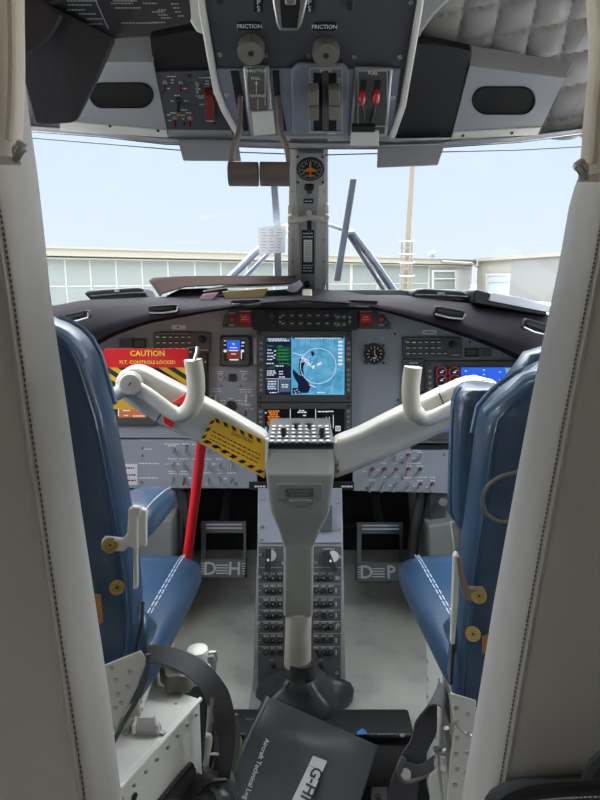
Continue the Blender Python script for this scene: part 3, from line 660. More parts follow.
# ---- pilot and copilot flight displays
t = display('flight_display', "left pilot's flight display with an orange-brown strip, behind the striped lock plate", (108, 352, 205, 425), (117, 358, 196, 418), [365, 371, 377, 383, 392, 398, 404, 410], [112], [200.5])
m = PAN.mb(); PAN.rect(m, 116, 357, 197, 419, HS-.003, HS); o = m.build('screen', 's_black', t)
m = PAN.mb(); PAN.rect(m, 118, 366, 146, 417.5, HS, HS+.0004); m.build('ground_area', 's_org2', o)
m = PAN.mb(); PAN.rect(m, 118, 409, 119, 416, HS, HS+.0008); PAN.marks(m, 127, 410.5, 8, HS+.0008, 1.2); PAN.marks(m, 139, 409.5, 5, HS+.0008, 1.6); PAN.marks(m, 139, 416, 12, HS+.0008, 1); PAN.marks(m, 126, 415.5, 4, HS+.0008, 1); m.build('white_text', 's_white', o)
t = display('flight_display', "right pilot's flight display with round engine dials beside a bright blue field", (425.5, 361, 523, 440), (434, 366.5, 515.5, 432), [371, 377, 383, 389, 396, 402], [430], [519.5])
m = PAN.mb(); PAN.rect(m, 433, 366, 516, 433, HS-.003, HS); o = m.build('screen', 's_black', t)
m = PAN.mb(); PAN.rect(m, 461, 367.5, 514.5, 404, HS, HS+.0004); PAN.rect(m, 434, 404.5, 515, 432, HS, HS+.0003); m.build('sky_field', 's_blue', o)
m = PAN.mb()
for u, v in ((441.5, 372), (454.5, 372), (441.5, 380), (454.5, 380)):
    c = PAN.L(u, v, HS); k = PAN.px(u, v); n = 20; pp = [math.radians(-50+280*i/n) for i in range(n+1)]
    rows = [[(c.x+r*k*math.cos(a), c.y+r*k*math.sin(a), HS+.0006) for a in pp] for r in (5.2, 4.75)]; m.grid(rows)
m.build('dial_arcs', 's_red', o)
m = PAN.mb()
for u, v in ((441.5, 372.5), (454.5, 372.5), (441.5, 380.5), (454.5, 380.5)): PAN.marks(m, u, v, 3, HS+.0007, .8); PAN.poly(m, [(u, v-1.4), (u+4, v-2.6), (u, v-.8)], HS, HS+.0007)
for i in range(6): PAN.marks(m, 441, 385.5+i*2.3, 6, HS+.0007, .8); PAN.marks(m, 453, 386+i*2.3, 5, HS+.0007, .8)
for u, v in ((466, 371), (466, 376), (484, 370), (484, 374.5), (480, 381), (490, 384), (500, 372), (500, 380), (508, 376)): PAN.marks(m, u, v, 2.4, HS+.0008, .9)
m.build('white_text', 's_white', o)
m = PAN.mb(); PAN.poly(m, [(505, 368), (514, 368), (514, 384), (508, 380)], HS, HS+.0006); m.build('pale_corner', 's_sage', o)
# ---- standby attitude display
t = thing('standby_display', 'small square standby attitude display, blue over dark red', 'display', PAN.W(235, 366))
m = PAN.mb(); PAN.rrect(m, 219.5, 336, 250, 366.5, 2, 0, .022); m.build('case', 'black', t, bevel=.002)
m = PAN.mb(); PAN.ring(m, 220.5, 337, 249, 365.5, 223.5, 340, 245.5, 361, .022, .026); m.build('bezel', 'bezel', t, bevel=.001)
m = PAN.mb(); PAN.rect(m, 223.5, 340, 245.5, 361, .022, .0225); o = m.build('screen', 's_black', t)
m = PAN.mb(); PAN.rect(m, 227, 340.3, 240, 350.5, .022, .0229); m.build('sky_half', 's_blue', o)
m = PAN.mb(); PAN.rect(m, 227, 350.5, 240, 359, .022, .0229); m.build('ground_half', 's_brown', o)
m = PAN.mb()
for u, v, ww, hp in ((233.5, 344, 2, 1.5), (233.5, 347.6, 7, .8), (233.5, 350.6, 9, 1), (233.5, 354, 5, .8), (225, 351, 3, 2.4), (242.5, 351, 3, 2.4), (225, 345, 2, .8), (225, 340.9, 2, .8), (242.5, 346, 3, .8), (243, 342.6, 3, 1.4), (234, 359.8, 9, 1.2), (241.3, 355, .8, 8)): PAN.rect(m, u-ww/2, v-hp/2, u+ww/2, v+hp/2, .022, .0233)
m.build('white_symbols', 's_white', o)
for u, v in ((222, 338.3), (248, 338.3), (220.5, 364.5), (249, 364.5)): screw(PAN, u, v, t, 1.3, .026, 'black')
m = PAN.mb(); PAN.rrect(m, 253-.0, 338, 257.8, 364, .8, 0, .012); t = m.build('card_holder', 'brushed', bevel=.001); tag(t, 'narrow metal card holder between the standby display and the map display', 'holder')
# ---- round clock
t = thing('panel_clock', 'small round black clock dial on the right half of the panel', 'clock', PAN.W(374.5, 365))
m = PAN.mb(); PAN.disc(m, 374.5, 354, 10.5, 0, .012, None, 28); m.build('case', 'black', t, bevel=.001)
m = PAN.mb(); PAN.disc(m, 374.5, 354, 8.2, .012, .0125, None, 24); o = m.build('dial', 'matt_black', t)
m = PAN.mb(); c = PAN.L(374.5, 354, .013); k = PAN.px(374.5, 354)
for i in range(12):
    a = i*math.pi/6; m.box((c.x+6.6*k*math.cos(a), c.y+6.6*k*math.sin(a), .013), (2*k, .7*k, .0004), Matrix.Rotation(a, 3, 'Z'))
m.box((c.x, c.y+2.2*k, .0135), (.8*k, 4.6*k, .0004)); m.box((c.x+1.2*k, c.y-1.5*k, .0135), (.8*k, 4*k, .0004), Matrix.Rotation(.7, 3, 'Z')); m.box((c.x, c.y-4*k, .0131), (3.4*k, 1.4*k, .0003)); m.build('hands_and_marks', 'white_mark', t)
for u, v in ((365.5, 345.5), (383.5, 345.5), (383.5, 363)): screw(PAN, u, v, t, 1.2, .002, 'black')
m = PAN.mb(); PAN.disc(m, 366.5, 362.5, 2.4, .002, .014, 2); m.build('setting_knob', 'bezel', t)
# ---- audio / radio panels
def audio(lab, u0, v0, u1, v1, lu):
    t = thing('audio_panel', lab, 'audio panel', PAN.W((u0+u1)/2, v1))
    m = PAN.mb(); PAN.rrect(m, u0, v0, u1, v1, 1.5, 0, .014); m.build('face', 'bezel', t, bevel=.001)
    n = 7
    for r in range(3):
        for i in range(n):
            u = u0+5+i*6.2; v = v0+4.3+r*5.6
            if i == 6 and r < 2: continue
            m = PAN.mb(); PAN.rect(m, u-2.3, v-1.7, u+2.3, v+1.7, .014, .017); m.mi = 1 if not (r == 0 and i in (1,)) else 2; PAN.rect(m, u-1.7, v+.1, u+1.7, v+.9, .017, .0173); m.build('push_button', ['dark_key', 'white_mark', 'led_green'], t)
    m = PAN.mb(); PAN.disc(m, u1-8.5, v0+7, 4, .014, .024, 3.4); PAN.disc(m, u1-8.5, v0+7, 2.4, .024, .032, 2.1); m.build('volume_knob', 'black', t, bevel=.0005)
    m = PAN.mb(); PAN.marks(m, u0+20, v0+1.2, 32, .0145, .6); PAN.marks(m, u1-6, v1-3, 8, .0145, 1.4); PAN.marks(m, u0+4, v0+4, 3, .0176, 1.2); m.build('lettering', 'dim_mark', t)
    m = PAN.mb(); PAN.rrect(m, lu, v0-7.5, lu+14, v0-3, .8, 0, .002); o = m.build('name_label', 'paper', t); m = PAN.mb(); PAN.marks(m, lu+7, v0-5.2, 9 if lu > 300 else 3, .0023, 1.4); m.build('lettering', 'bezel', o)
audio('black audio panel of small buttons above the red caution sign', 153, 332.5, 210, 353, 171.5)
audio('black audio panel of small buttons above the right flight display', 403, 337.5, 462, 358, 422.5)
for u0, v0, u1, v1, lab in ((119, 339, 131.5, 348.5, 'left grey square lamp button above the caution sign, nearer the seat'), (133, 339, 145.5, 348.5, 'square lamp button next to the left audio panel'),
                            (465.5, 348.5, 478, 357, 'square lamp button next to the right audio panel'), (479.5, 348.5, 492, 357, 'grey square lamp button with a bright rim, right of its twin')):
    t = thing('lamp_button', lab, 'button', PAN.W((u0+u1)/2, v1)); m = PAN.mb(); PAN.ring(m, u0, v0, u1, v1, u0+1.4, v0+1.4, u1-1.4, v1-1.4, 0, .009); m.build('rim', 'black' if u0 in (133, 465.5) else 'knob_grey', t)
    m = PAN.mb(); PAN.rect(m, u0+1.4, v0+1.4, u1-1.4, v1-1.4, 0, .006); m.build('cap', 'bezel', t)
# black box right of the panel behind the right yoke grip, left-hand twin behind the left grip
t = thing('radio_panel', 'tall narrow black panel behind the right control wheel grip', 'panel', PAN.W(414, 400))
m = PAN.mb(); PAN.rect(m, 403, 359, 425, 410, 0, .012); m.build('face', 'bezel', t, bevel=.001); m = PAN.mb(); PAN.marks(m, 413.5, 363, 8, .0125, 1); m.build('lettering', 'white_mark', t)
for v in (374, 392): screw(PAN, 422, v, t, 1.2, .012, 'black')
t = thing('radio_panel', 'tall narrow black panel behind the left control wheel grip', 'panel', PAN.W(206, 400))
m = PAN.mb(); PAN.rect(m, 203.5, 354, 207, 405, 0, .03); m.build('face', 'black', t, bevel=.001); screw(PAN, 205.2, 362, t, 1, .03)
# ---- autopilot mode strip and warning panels
t = thing('mode_panel', 'long black button strip at the top centre of the panel, under the glareshield', 'panel', PAN.W(305, 330))
m = PAN.mb(); PAN.rrect(m, 253, 309, 358, 330, 1.5, 0, .04); m.build('face', 'black', t, bevel=.002)
for i in range(7):
    for r in range(2):
        u, v = 283+i*8.8, 315.5+r*8; m = PAN.mb(); PAN.rect(m, u-3.4, v-2.6, u+3.4, v+2.6, .04, .044); m.mi = 1; PAN.rect(m, u-1.4, v-.4, u+1.4, v+.4, .044, .0443); m.build('push_button', ['dark_key', 'white_mark'], t)
for v in (317, 324.5):
    for u in (338, 344):
        m = PAN.mb(); PAN.rect(m, u-2.6, v-2.4, u+2.6, v+2.4, .04, .045); m.mi = 1; PAN.rect(m, u-1, v-.4, u+1, v+.4, .045, .0453); m.build('push_button', ['bezel', 'led_green' if (v > 320 and u == 338) else 'white_mark'], t)
m = PAN.mb(); PAN.disc(m, 272, 316, 3.2, .04, .055, 2.6); m.build('knob', 'dark_key', t)
m = PAN.mb(); PAN.disc(m, 272, 325, 2.4, .04, .05, 2.2); m.build('knob', 'dark_key', t)
for u in (280, 350):
    m = PAN.mb(); PAN.rect(m, u-1.6, 313, u+1.6, 326, .04, .046); m.mi = 1; PAN.poly(m, [(u-1, 318), (u+1, 318), (u, 316)], .046, .0463); PAN.poly(m, [(u-1, 321), (u+1, 321), (u, 323)], .046, .0463); m.build('rocker', ['dark_key', 'white_mark'], t)
def warn(lab, pts, sq, bt, s):
    t = thing('warning_panel', lab, 'panel', PAN.W(sum(p[0] for p in pts)/len(pts), 330))
    m = PAN.mb(); PAN.poly(m, pts, 0, .03); m.build('face', 'bezel', t, bevel=.0015)
    m = PAN.mb(); PAN.ring(m, sq-6.3, 313, sq+6.3, 327, sq-5.3, 314.3, sq+5.3, 322.5, .03, .035); m.build('lamp_frame', 'dark_red', t)
    m = PAN.mb(); PAN.rect(m, sq-5.3, 314.3, sq+5.3, 322.5, .03, .033); o = m.build('warning_lamp', 'red', t); m = PAN.mb(); PAN.marks(m, sq, 317, 5, .0333, .9); PAN.marks(m, sq, 319.5, 7, .0333, .9); m.build('lettering', 'pink_paper', o)
    m = PAN.mb(); PAN.disc(m, bt, 319.5, 3.4, .03, .034); m.mi = 1; PAN.disc(m, bt, 319.5, 2.5, .034, .042, 2.2); m.build('reset_button', ['black', 'red'], t)
    m = PAN.mb(); PAN.marks(m, bt, 313, 6, .0305, 1); PAN.marks(m, bt, 325, 5, .0305, .8); PAN.marks(m, sq, 311.5, 12, .0305, .9); m.build('lettering', 'pink_paper', t)
    for u in (pts[0][0]+s*4, bt-s*5): screw(PAN, u, 325, t, 1.2, .03, 'black')
warn('left warning panel with a red lamp and red reset button beside the mode strip', [(222, 327.5), (224, 316), (230, 309), (253.5, 309), (253.5, 327.5)], 245, 232, 1)
warn('right warning panel with a red lamp and red reset button beside the mode strip', [(391, 329), (391, 324), (384, 315), (377, 310.5), (358, 310), (358, 329)], 366, 381.5, -1)

# ================================================================== LOWER SWITCH PANELS
def sub(lab, pts, nm='switch_panel'):
    t = thing(nm, lab, 'switch panel', PAN.W(sum(p[0] for p in pts)/4, 492)); m = PAN.mb(); PAN.poly(m, pts, -.012, .006); m.build('face', 'subpanel_grey', t, bevel=.0015); return t
t = sub('left grey switch panel below the main panel, crossed by the red rod', [(60, 488), (257, 488.5), (257, 440), (60, 440)])
for r, (v, us) in enumerate(((448.5, (173.5, 185.5, 197, 208)), (464, (172.5, 184, 196, 207.5, 219.5, 231.5)), (478.5, (172.5, 184.5, 196, 207.5, 219.5, 231.5)))):
    for u in us: toggle(PAN, u, v, t, 2.9, .006, 'dark_red' if (v == 478.5 and u == 184.5) else 'steel')
for u, v in ((142.5, 448.5), (142.5, 456), (187, 446), (236.5, 484), (142, 482.5)): screw(PAN, u, v, t, 1.3, .006, 'knob_grey')
m = PAN.mb()
for u, v, ww in ((147, 449.2, 10), (149, 463.5, 20), (149, 478, 20), (172, 444, 15), (186, 444, 8), (172, 445.8, 8), (196, 444.5, 8), (172.5, 458.8, 9), (184, 458.8, 9), (197, 459, 9), (208, 459, 8), (219, 459, 6), (231.5, 459, 6), (172, 471.5, 7), (184.5, 471.5, 8), (173, 473.5, 8), (184, 473.8, 10), (208, 473, 9), (219.5, 473.5, 5), (232, 473, 10), (167, 464, 3), (178, 464, 3), (190, 478, 3), (202, 464, 3), (213.5, 464, 3), (225, 478.6, 3)): PAN.marks(m, u, v, ww, .0066, 1)
m.build('lettering', 'white_mark', t)
t = thing('notice_label', 'white notice label with red print on the left switch panel', 'label', PAN.W(128, 485))
m = PAN.mb(); PAN.rect(m, 112, 464, 137.5, 485, .0065, .0075); m.build('plate', 'paper', t); m = PAN.mb()
for v, ww in ((468, 16), (472.6, 0), (475, 18), (480.5, 19)):
    if ww: PAN.marks(m, 126.5, v, ww, .008, 1.5)
m.build('lettering', 'dark_red', t)
t = sub('right grey switch panel with three rows of red-ringed toggle switches', [(353, 491), (452, 493.5), (600, 495), (600, 450), (353, 446)])
m = PAN.mb(); PAN.rect(m, 411, 445.5, 449, 449.5, .004, .009); m.build('slot', 'matt_black', t)
for v, us, reds in ((455.5, (384, 396.5, 408.5, 420.5), (408.5,)), (470, (372.5, 384.5, 396.5, 408.5, 420.5), (372.5, 384.5, 396.5, 408.5, 420.5)), (485, (372.5, 384.5, 396.5, 408.5, 420.5, 432.5), (420.5, 432.5))):
    for u in us: toggle(PAN, u, v, t, 3.1, .006, 'steel', (-.8, -.7), 2.6, 'dark_red' if u in reds else 'steel')
for u, v in ((402.5, 463), (402.5, 479), (367, 488), (444, 455)): screw(PAN, u, v, t, 1.4, .006, 'knob_grey')
m = PAN.mb()
for u, v, ww in ((417, 450.5, 8), (409, 452.3, 5), (420, 452.3, 5), (402, 457.5, 3), (414, 458, 3), (414, 463.3, 13), (384, 463.2, 5), (396, 463.5, 4), (409, 466, 5), (420, 466, 7), (384, 477, 5), (396.5, 477, 6), (408, 478, 8), (421, 477.3, 13), (432.5, 477.5, 5), (372.5, 480, 6), (420, 480.5, 6), (433, 480.5, 5), (365, 471.5, 5), (378, 470, 3), (390, 485.5, 3), (414.5, 486, 3), (427, 487, 3)): PAN.marks(m, u, v, ww, .0066, 1)
m.build('lettering', 'white_mark', t)
# black name strips each side of the column, under the panels
for u0, u1, lab in ((249, 267, 'left small black lettered strip under the panel, beside the column'), (332, 354, 'right small black lettered strip under the panel, beside the column')):
    t = thing('lettered_strip', lab, 'label', PAN.W((u0+u1)/2, 490)); m = PAN.mb(); PAN.rect(m, u0, 482, u1, 490, .006, .012); m.build('plate', 'black', t, bevel=.001); m = PAN.mb(); PAN.marks(m, (u0+u1)/2+(2 if u0 < 300 else 4), 486.5, 11, .0125, 1.6); m.build('lettering', 'white_mark', t)

# ================================================================== PEDESTAL WITH BREAKERS
t = thing('breaker_pedestal', 'black circuit breaker pedestal with rows of knobs behind the control column', 'pedestal', PED.W(300, 705))
m = PED.mb(); PED.poly(m, [(252, 706), (346, 706), (343, 543), (342, 488), (258, 488), (257.5, 543)], -.16, -.004); m.build('body', 'trim_grey', t, bevel=.002)
m = PED.mb(); PED.poly(m, [(258, 543), (342, 543), (342, 489), (259, 489)], -.004, .002); m.build('upper_plate', 'subpanel_grey', t, bevel=.001)
m = PED.mb(); PED.poly(m, [(257.8, 700), (340.5, 700), (341.5, 546), (258.5, 546)], -.004, .003); m.build('face_plate', 'bezel', t, bevel=.001)
for u, v in ((262, 499), (262, 527), (262, 540), (338.5, 503), (338.5, 529), (338.5, 543)): screw(PED, u, v, t, 1.8, .002)
for u, v in ((261, 555), (283, 563), (316, 563), (339.5, 557), (259.5, 577), (338.5, 578), (258, 623), (338, 625), (256.5, 671), (337, 673)): screw(PED, u, v, t, 1.7, .003)
m = PED.mb(); PED.rect(m, 320, 505, 332, 531, .002, .012); m.build('side_unit', 'bezel', t)
vv = (578, 590.5, 604, 615.3, 627, 640.3, 652.5)
for r, v in enumerate(vv):
    for i, u in enumerate((265.8, 273, 280.2, 316.3, 323.8, 331)):
        flat = (i == 4 and r in (1, 3, 5)) or (i in (1, 2, 3) and r == 6) or (i == 5 and r == 5)
        m = PED.mb(); PED.disc(m, u, v, 2.9, .003, .006, 2.7, 12)
        if not flat: PED.disc(m, u, v, 1.9, .006, .017, 1.8, 10); m.mi = 1; PED.disc(m, u, v, 1.0, .017, .0175, None, 8)  # paler tip disc is a highlight painted on the black knob
        m.build('circuit_breaker', ['black', 'key'], t)
for u in (273.5, 320.5):
    m = PED.mb(); PED.disc(m, u, 666, 2.9, .003, .006, 2.7, 12); PED.disc(m, u, 666, 2, .006, .017, 1.8, 10); m.build('circuit_breaker', 'black', t)
m = PED.mb()
for r, v in enumerate(vv):
    for u in (265.8, 273, 280, 316, 323.8, 331): PED.marks(m, u, v-5, 5, .0036, .7); PED.marks(m, u, v-3.7, 4, .0036, .6)
    PED.marks(m, 259.5, v, 1.6, .0036, 1); PED.rect(m, 335.5, v-2.2, 336.8, v+2.2, .003, .0036)
for v in (567.5, 584, 597, 610, 621.5, 633.5, 646.5): PED.rect(m, 258.5, v-.2, 282, v+.2, .003, .0034); PED.rect(m, 314, v-.2, 341, v+.2, .003, .0034)
PED.marks(m, 270, 548.8, 8, .0036, 1); PED.marks(m, 329, 549, 11, .0036, 1); PED.marks(m, 272, 660, 4, .0036, .8); PED.marks(m, 321, 660, 4, .0036, .8)
m.build('lettering', 'dim_mark', t)
for u, v, a in ((268, 560, -.03), (330.5, 561, .42)):
    m = PED.mb(); PED.disc(m, u+2.6, v-4.5, 5.6, .003, .007); m.build('knob_skirt', 'white_metal', t)
    c = PED.L(u, v, .02); k = PED.px(u, v)
    m = PED.mb(); rot = Matrix.Rotation(-a if a > 0 else -a, 3, 'Z'); rot = Matrix.Rotation(a*1.0, 3, 'Z')
    m.box((c.x, c.y, .014), (5.6*k, 22*k, .022), rot); m.mi = 1; PED.disc(m, u, v, 1.3, .025, .0256); m.build('selector_knob', ['black', 'white_mark'], t, bevel=.003)
# ---- rudder pedals
def pedal(lab, u0, v0, u1, v1, tx):
    fr = Fr(P((u0+u1)/2, v1, 1.72), X, P((u0+u1)/2, v0, 1.80)-P((u0+u1)/2, v1, 1.72))
    t = thing('rudder_pedal', lab, 'pedal', fr.W((u0+u1)/2, v1)); h = v1-v0
    m = fr.mb(); fr.ring(m, u0, v0, u1, v1-h*.32, u0+4.5, v0+12, u1-2.5, v1-h*.34, 0, .02); m.build('frame', 'bezel', t, bevel=.003)
    m = fr.mb()
    for d in (3, 6.5): fr.rect(m, u0+5, v0+d, u1-4, v0+d+1.1, .02, .022)
    m.build('ribs', 'steel', t)
    m = fr.mb(); fr.rrect(m, u0-1, v1-h*.33, u1, v1, 2, 0, .03); m.build('tread', 'bezel', t, bevel=.003)
    m = fr.mb(); vc = v1-h*.155
    fr.text(m, 'D', (u0+u1)/2-13.5, vc, 12.5, .0325); fr.text(m, tx, (u0+u1)/2+11, vc, 12.5, .0325)
    for d in (-4, -1.3, 1.4, 4.1): fr.rect(m, (u0+u1)/2-7.5, vc+d-.6, (u0+u1)/2+4.8, vc+d+.6, .03, .0325)
    for s in (-1, 1):
        for d in (-5.5, -3, -.5, 2, 4.5): fr.rect(m, (u0+u1)/2+s*20.3-1.8, vc+d-.45, (u0+u1)/2+s*20.3+1.8, vc+d+.45, .03, .032)
    m.build('raised_emblem', 'brushed', t)
    m = MB(); a = fr.W((u0+u1)/2, v0+6, -.01); b = Vector((a.x, 2.0, a.z+.10)); m.tube([a, b], .014, 10); m.build('pedal_arm', 'black', t)
    return t
pedal('left rudder pedal with a worn silver emblem, right of the red rod', 201, 521, 246, 578, 'H')
pedal('right rudder pedal with a worn silver emblem, left of the black hose', 357, 522, 403, 582, 'P')
# under-panel furniture
t = thing('kick_panel', 'grey boxed kick panel on the right, under the switch panel', 'panel', P(445, 590, 1.70))
m = MB(); pts = [(428, 526), (470, 520), (560, 520), (560, 600), (436, 590), (430, 575)]; near = [P(u, v, 1.62) for u, v in pts]; m.loft([near, [Vector((p.x, 1.95, p.z)) for p in near]]); m.build('box', 'kick_grey', t, bevel=.006)
m = MB(); pts = [(430, 492), (446, 492), (446, 525), (430, 525)]; near = [P(u, v, 1.66) for u, v in pts]; m.loft([near, [Vector((p.x, 1.7, p.z)) for p in near]]); m.build('bracket', 'bezel', t, bevel=.003)
m = MB(); m.cyl(P(443, 502, 1.64), P(443, 502, 1.60), .014, .012, 14); m.build('round_knob', 'knob_grey', t, bevel=.002)
t = thing('kick_panel', 'grey boxed kick panel on the left, behind the armrest', 'panel', P(158, 590, 1.70))
m = MB(); pts = [(40, 520), (172, 520), (172, 565), (168, 600), (40, 600)]; near = [P(u, v, 1.62) for u, v in pts]; m.loft([near, [Vector((p.x, 1.95, p.z)) for p in near]]); m.build('box', 'kick_grey', t, bevel=.006)
t = thing('air_hose', 'black hose running down beside the right rudder pedal', 'hose', P(414, 585, 1.72))
m = MB(); m.tube(smooth_path([P(424, 480, 1.72), P(421, 500, 1.70), P(416, 522, 1.69), P(413, 550, 1.69), P(412, 580, 1.72)], 5), .017, 12); m.build('hose', 'rubber', t)
m = MB(); m.cyl(P(412, 574, 1.715), P(412, 580, 1.72), .022, n=14); m.build('clamp', 'bezel', t)
t = thing('air_hose', 'black hose hanging behind the red rod under the left switch panel', 'hose', P(192, 560, 1.74))
m = MB(); m.tube(smooth_path([P(180, 480, 1.72), P(183, 500, 1.70), P(188, 530, 1.70), P(186, 575, 1.74)], 5), .017, 12); m.build('hose', 'rubber', t)
t = thing('cross_tube', 'dark cross tube under the panel behind the rudder pedals', 'tube', P(300, 590, 1.9)); m = MB(); m.cyl((-.7, 2.08, .16), (.7, 2.08, .16), .03); m.build('tube', 'matt_black', t)
m = MB(); m.cyl((-.55, 2.12, .36), (.55, 2.12, .36), .02); m.build('torque_rod', 'matt_black', t)
# ================================================================== CONTROL COLUMN (Y-shaped, both wheels)
t = thing('control_column', 'grey Y-shaped control column rising from the floor to two white control wheels', 'control column', P(298, 700, 1.31))
def sect(v, u0, u1, y0, y1, n=6., dz=0):
    a, b = P(u0, v, y0), P(u1, v, y0); cx, hw = (a.x+b.x)/2, (b.x-a.x)/2
    return [Vector((x, y, a.z)) for x, y in rrpts(cx, (y0+y1)/2, hw, (y1-y0)/2, n, 28)]
m = MB(); m.loft([sect(444.5, 265, 334.5, 1.275, 1.40, 12), sect(450, 264.5, 335, 1.268, 1.40, 12), sect(474, 265, 335, 1.240, 1.385, 12), sect(476, 265.3, 334.8, 1.239, 1.38, 12), sect(512, 270, 330.3, 1.250, 1.37, 12), sect(516, 271.5, 329, 1.252, 1.365, 10), sect(531, 278, 321, 1.265, 1.36, 9), sect(547, 283.3, 314, 1.275, 1.355, 8), sect(617, 283.5, 313, 1.285, 1.345, 8)])
m.build('column_head', 'column_grey', t, bevel=.0015, sharp=11)
m = MB(); m.loft([sect(616, 285.3, 312, 1.284, 1.345, 3), sect(640, 285, 311.5, 1.288, 1.35, 2.4), sect(672, 283.5, 311.5, 1.29, 1.355, 2)]); m.build('lower_tube', 'tube_worn', t)
HF = Fr(P(300, 500, 1.2465), X, P(300, 478, 1.2405)-P(300, 512, 1.2500))
m = HF.mb(); HF.rrect(m, 276, 484, 323, 500.5, 3, -.004, .004); o = m.build('name_plate', 'olive_grey', t, bevel=.002)
m = HF.mb(); HF.rect(m, 285.5, 488.5, 313.5, 496.8, .004, .0046); m.mi = 1; HF.marks(m, 299.5, 491.5, 22, .0052, 2.0); HF.marks(m, 299.5, 494.8, 18, .0052, 1.6); m.build('recess', ['bezel', 'knob_grey'], o)
m = HF.mb(); HF.poly(m, [(289, 500.5), (311.5, 500.5), (310, 503), (307, 503), (306, 507), (294, 507), (293, 503), (290.5, 503)], -.004, .007); m.build('clip', 'steel', t, bevel=.001)
m = MB(); m.loft([sect(442.5, 265.5, 334.5, 1.274, 1.40, 14), sect(448.8, 265, 335, 1.2665, 1.40, 14)]); m.build('top_band', 'matt_black', t, bevel=.001)
# keypad on the sloping head top
m = KEY.mb(); KEY.poly(m, [(266, 443), (334, 443), (330, 418), (271, 418)], .0, .004); kp = m.build('keypad', 'bezel', t, bevel=.001)
rowsv = [440.3, 436.3, 432.5, 429, 425.8]
for r, v in enumerate(rowsv):
    n = 9; f = (443-v)/25
    for i in range(n):
        a = 268+f*4; b = 332-f*3; u = a+(b-a)*(i+.5)/n; hw = (b-a)/n*.36
        m = KEY.mb(); KEY.rect(m, u-hw, v-1.25, u+hw, v+1.25, .004, .009); m.mi = 1; KEY.rect(m, u-hw*.6, v-.4, u+hw*.6, v+.4, .009, .0093); m.build('key', ['key', 'white_mark'], kp, bevel=.0006)
for u, v, hgt, r in ((283.5, 427, .045, 2.6), (296, 422.5, .03, 2.2), (309, 422.5, .03, 2.2), (322, 427, .05, 2.6)):
    m = KEY.mb(); KEY.disc(m, u, v, r*1.9, .004, .008); KEY.disc(m, u, v, r*1.3, .008, hgt*.5, r*1.1); KEY.disc(m, u, v, r*.9, hgt*.5, hgt, r*.8); m.build('knob', 'dark_key', kp, bevel=.0006)
for u in (267.5, 332): screw(KEY, u, 442, t, 1.6, .004, 'black')
# arms
def arm(nm, outl, y0, y1, bev):
    m = MB(); near = [P(u, v, y0) for u, v in outl]; m.loft([near, [Vector((p.x, y1, p.z)) for p in near]]); return m.build(nm, 'yoke_white', t, bevel=bev, seg=4, sharp=50)
LA = [(268, 437), (230, 415), (187, 392), (160, 378.5), (146, 371), (139, 368), (133, 367.3), (126, 368.3), (119, 372.5), (114.5, 379), (113.5, 387), (116, 395), (121, 401), (140, 414), (160, 426.5), (199, 445), (232, 462), (268, 480)]
al = arm('yoke_arm', LA, 1.265, 1.325, .014)
RA = [(332, 442), (360, 431), (400, 411), (440, 392), (462, 382), (470, 379.5), (480, 378), (492, 381), (500, 390), (501, 402), (494, 412), (450, 431), (400, 454), (360, 471), (332, 482)]
ar = arm('yoke_arm', RA, 1.265, 1.325, .016)
m = MB(); 
m.tube([P(439, 393, 1.262), P(444, 405, 1.2615), P(447, 411, 1.262)], .0014, 6); m.build('panel_joint', 'black', ar)
for u, v in ((338.5, 468), (446, 402)):
    m = MB(); m.cyl(P(u, v, 1.266), P(u, v, 1.262), .004, n=10); m.build('screw', 'steel', ar)
m = MB()
m.tube([P(186, 392.5, 1.263), P(181, 402, 1.2635), P(176, 409, 1.2635)], .0012, 6); m.tube([P(163, 411, 1.2635), P(158, 418, 1.2635), P(155, 425, 1.264)], .0012, 6); m.build('panel_joint', 'black', al)
for u, v in ((157, 393), (120, 395)):
    m = MB(); m.cyl(P(u, v, 1.266), P(u, v, 1.2625), .0035, n=10); m.build('screw', 'steel', al)
# yellow warning sticker on the left arm
d = P(264.5, 439.5, 1.2625)-P(212.5, 415.5, 1.2625); LF = Fr(P(238, 444, 1.2635), d, Vector((-d.z, 0, d.x)))
st = LF.mb(); LF.poly(st, [(199.5, 442), (264.5, 478.5), (265.2, 440), (213, 416)], 0, .0008); stk = st.build('warning_sticker', 'yellow', al, label='yellow sticker with black striped edges and the word caution')
m = LF.mb()
def strip(a, b, w, n, ph):
    a = Vector(a); b = Vector(b); dd = (b-a)/n; nn = Vector((-dd.y, dd.x)).normalized()*w
    for i in range(n):
        p = a+dd*(i+ph); q = p+dd*.5; sh = dd*.35; LF.poly(m, [tuple(p), tuple(q), tuple(q+nn+sh), tuple(p+nn+sh)], .0006, .0011)
strip((201.5, 441), (263, 475.5), -4, 7, .1); strip((213.5, 417), (263, 440), 3.6, 6, .15); strip((200.8, 440), (212.5, 418), 3, 3, .1); m.build('edge_stripes', 'black', stk)
m = LF.mb(); ang = 0
LF.text(m, 'CAUTION', 242, 437.5, 3.6, .0011)
for i in range(2, 6):
    u0, v0 = 216-i*1.7, 423.5+i*3.6; c = (46, 48, 48, 49, 26)[i-1]; x = 0
    while x < c:
        w_ = R.choice((2.2, 3.4, 4.4)); a = (u0+x, v0+x*.50); b = (u0+x+w_, v0+(x+w_)*.50); LF.poly(m, [(a[0], a[1]+1.2), (b[0], b[1]+1.2), b, a], .0006, .0011); x += w_+1
m.build('lettering', 'black', stk)
m = LF.mb(); LF.poly(m, [(264.8, 470), (266.8, 471), (268.4, 439), (265.6, 439)], 0, .006); m.build('sticker_edge', 'paper', al)
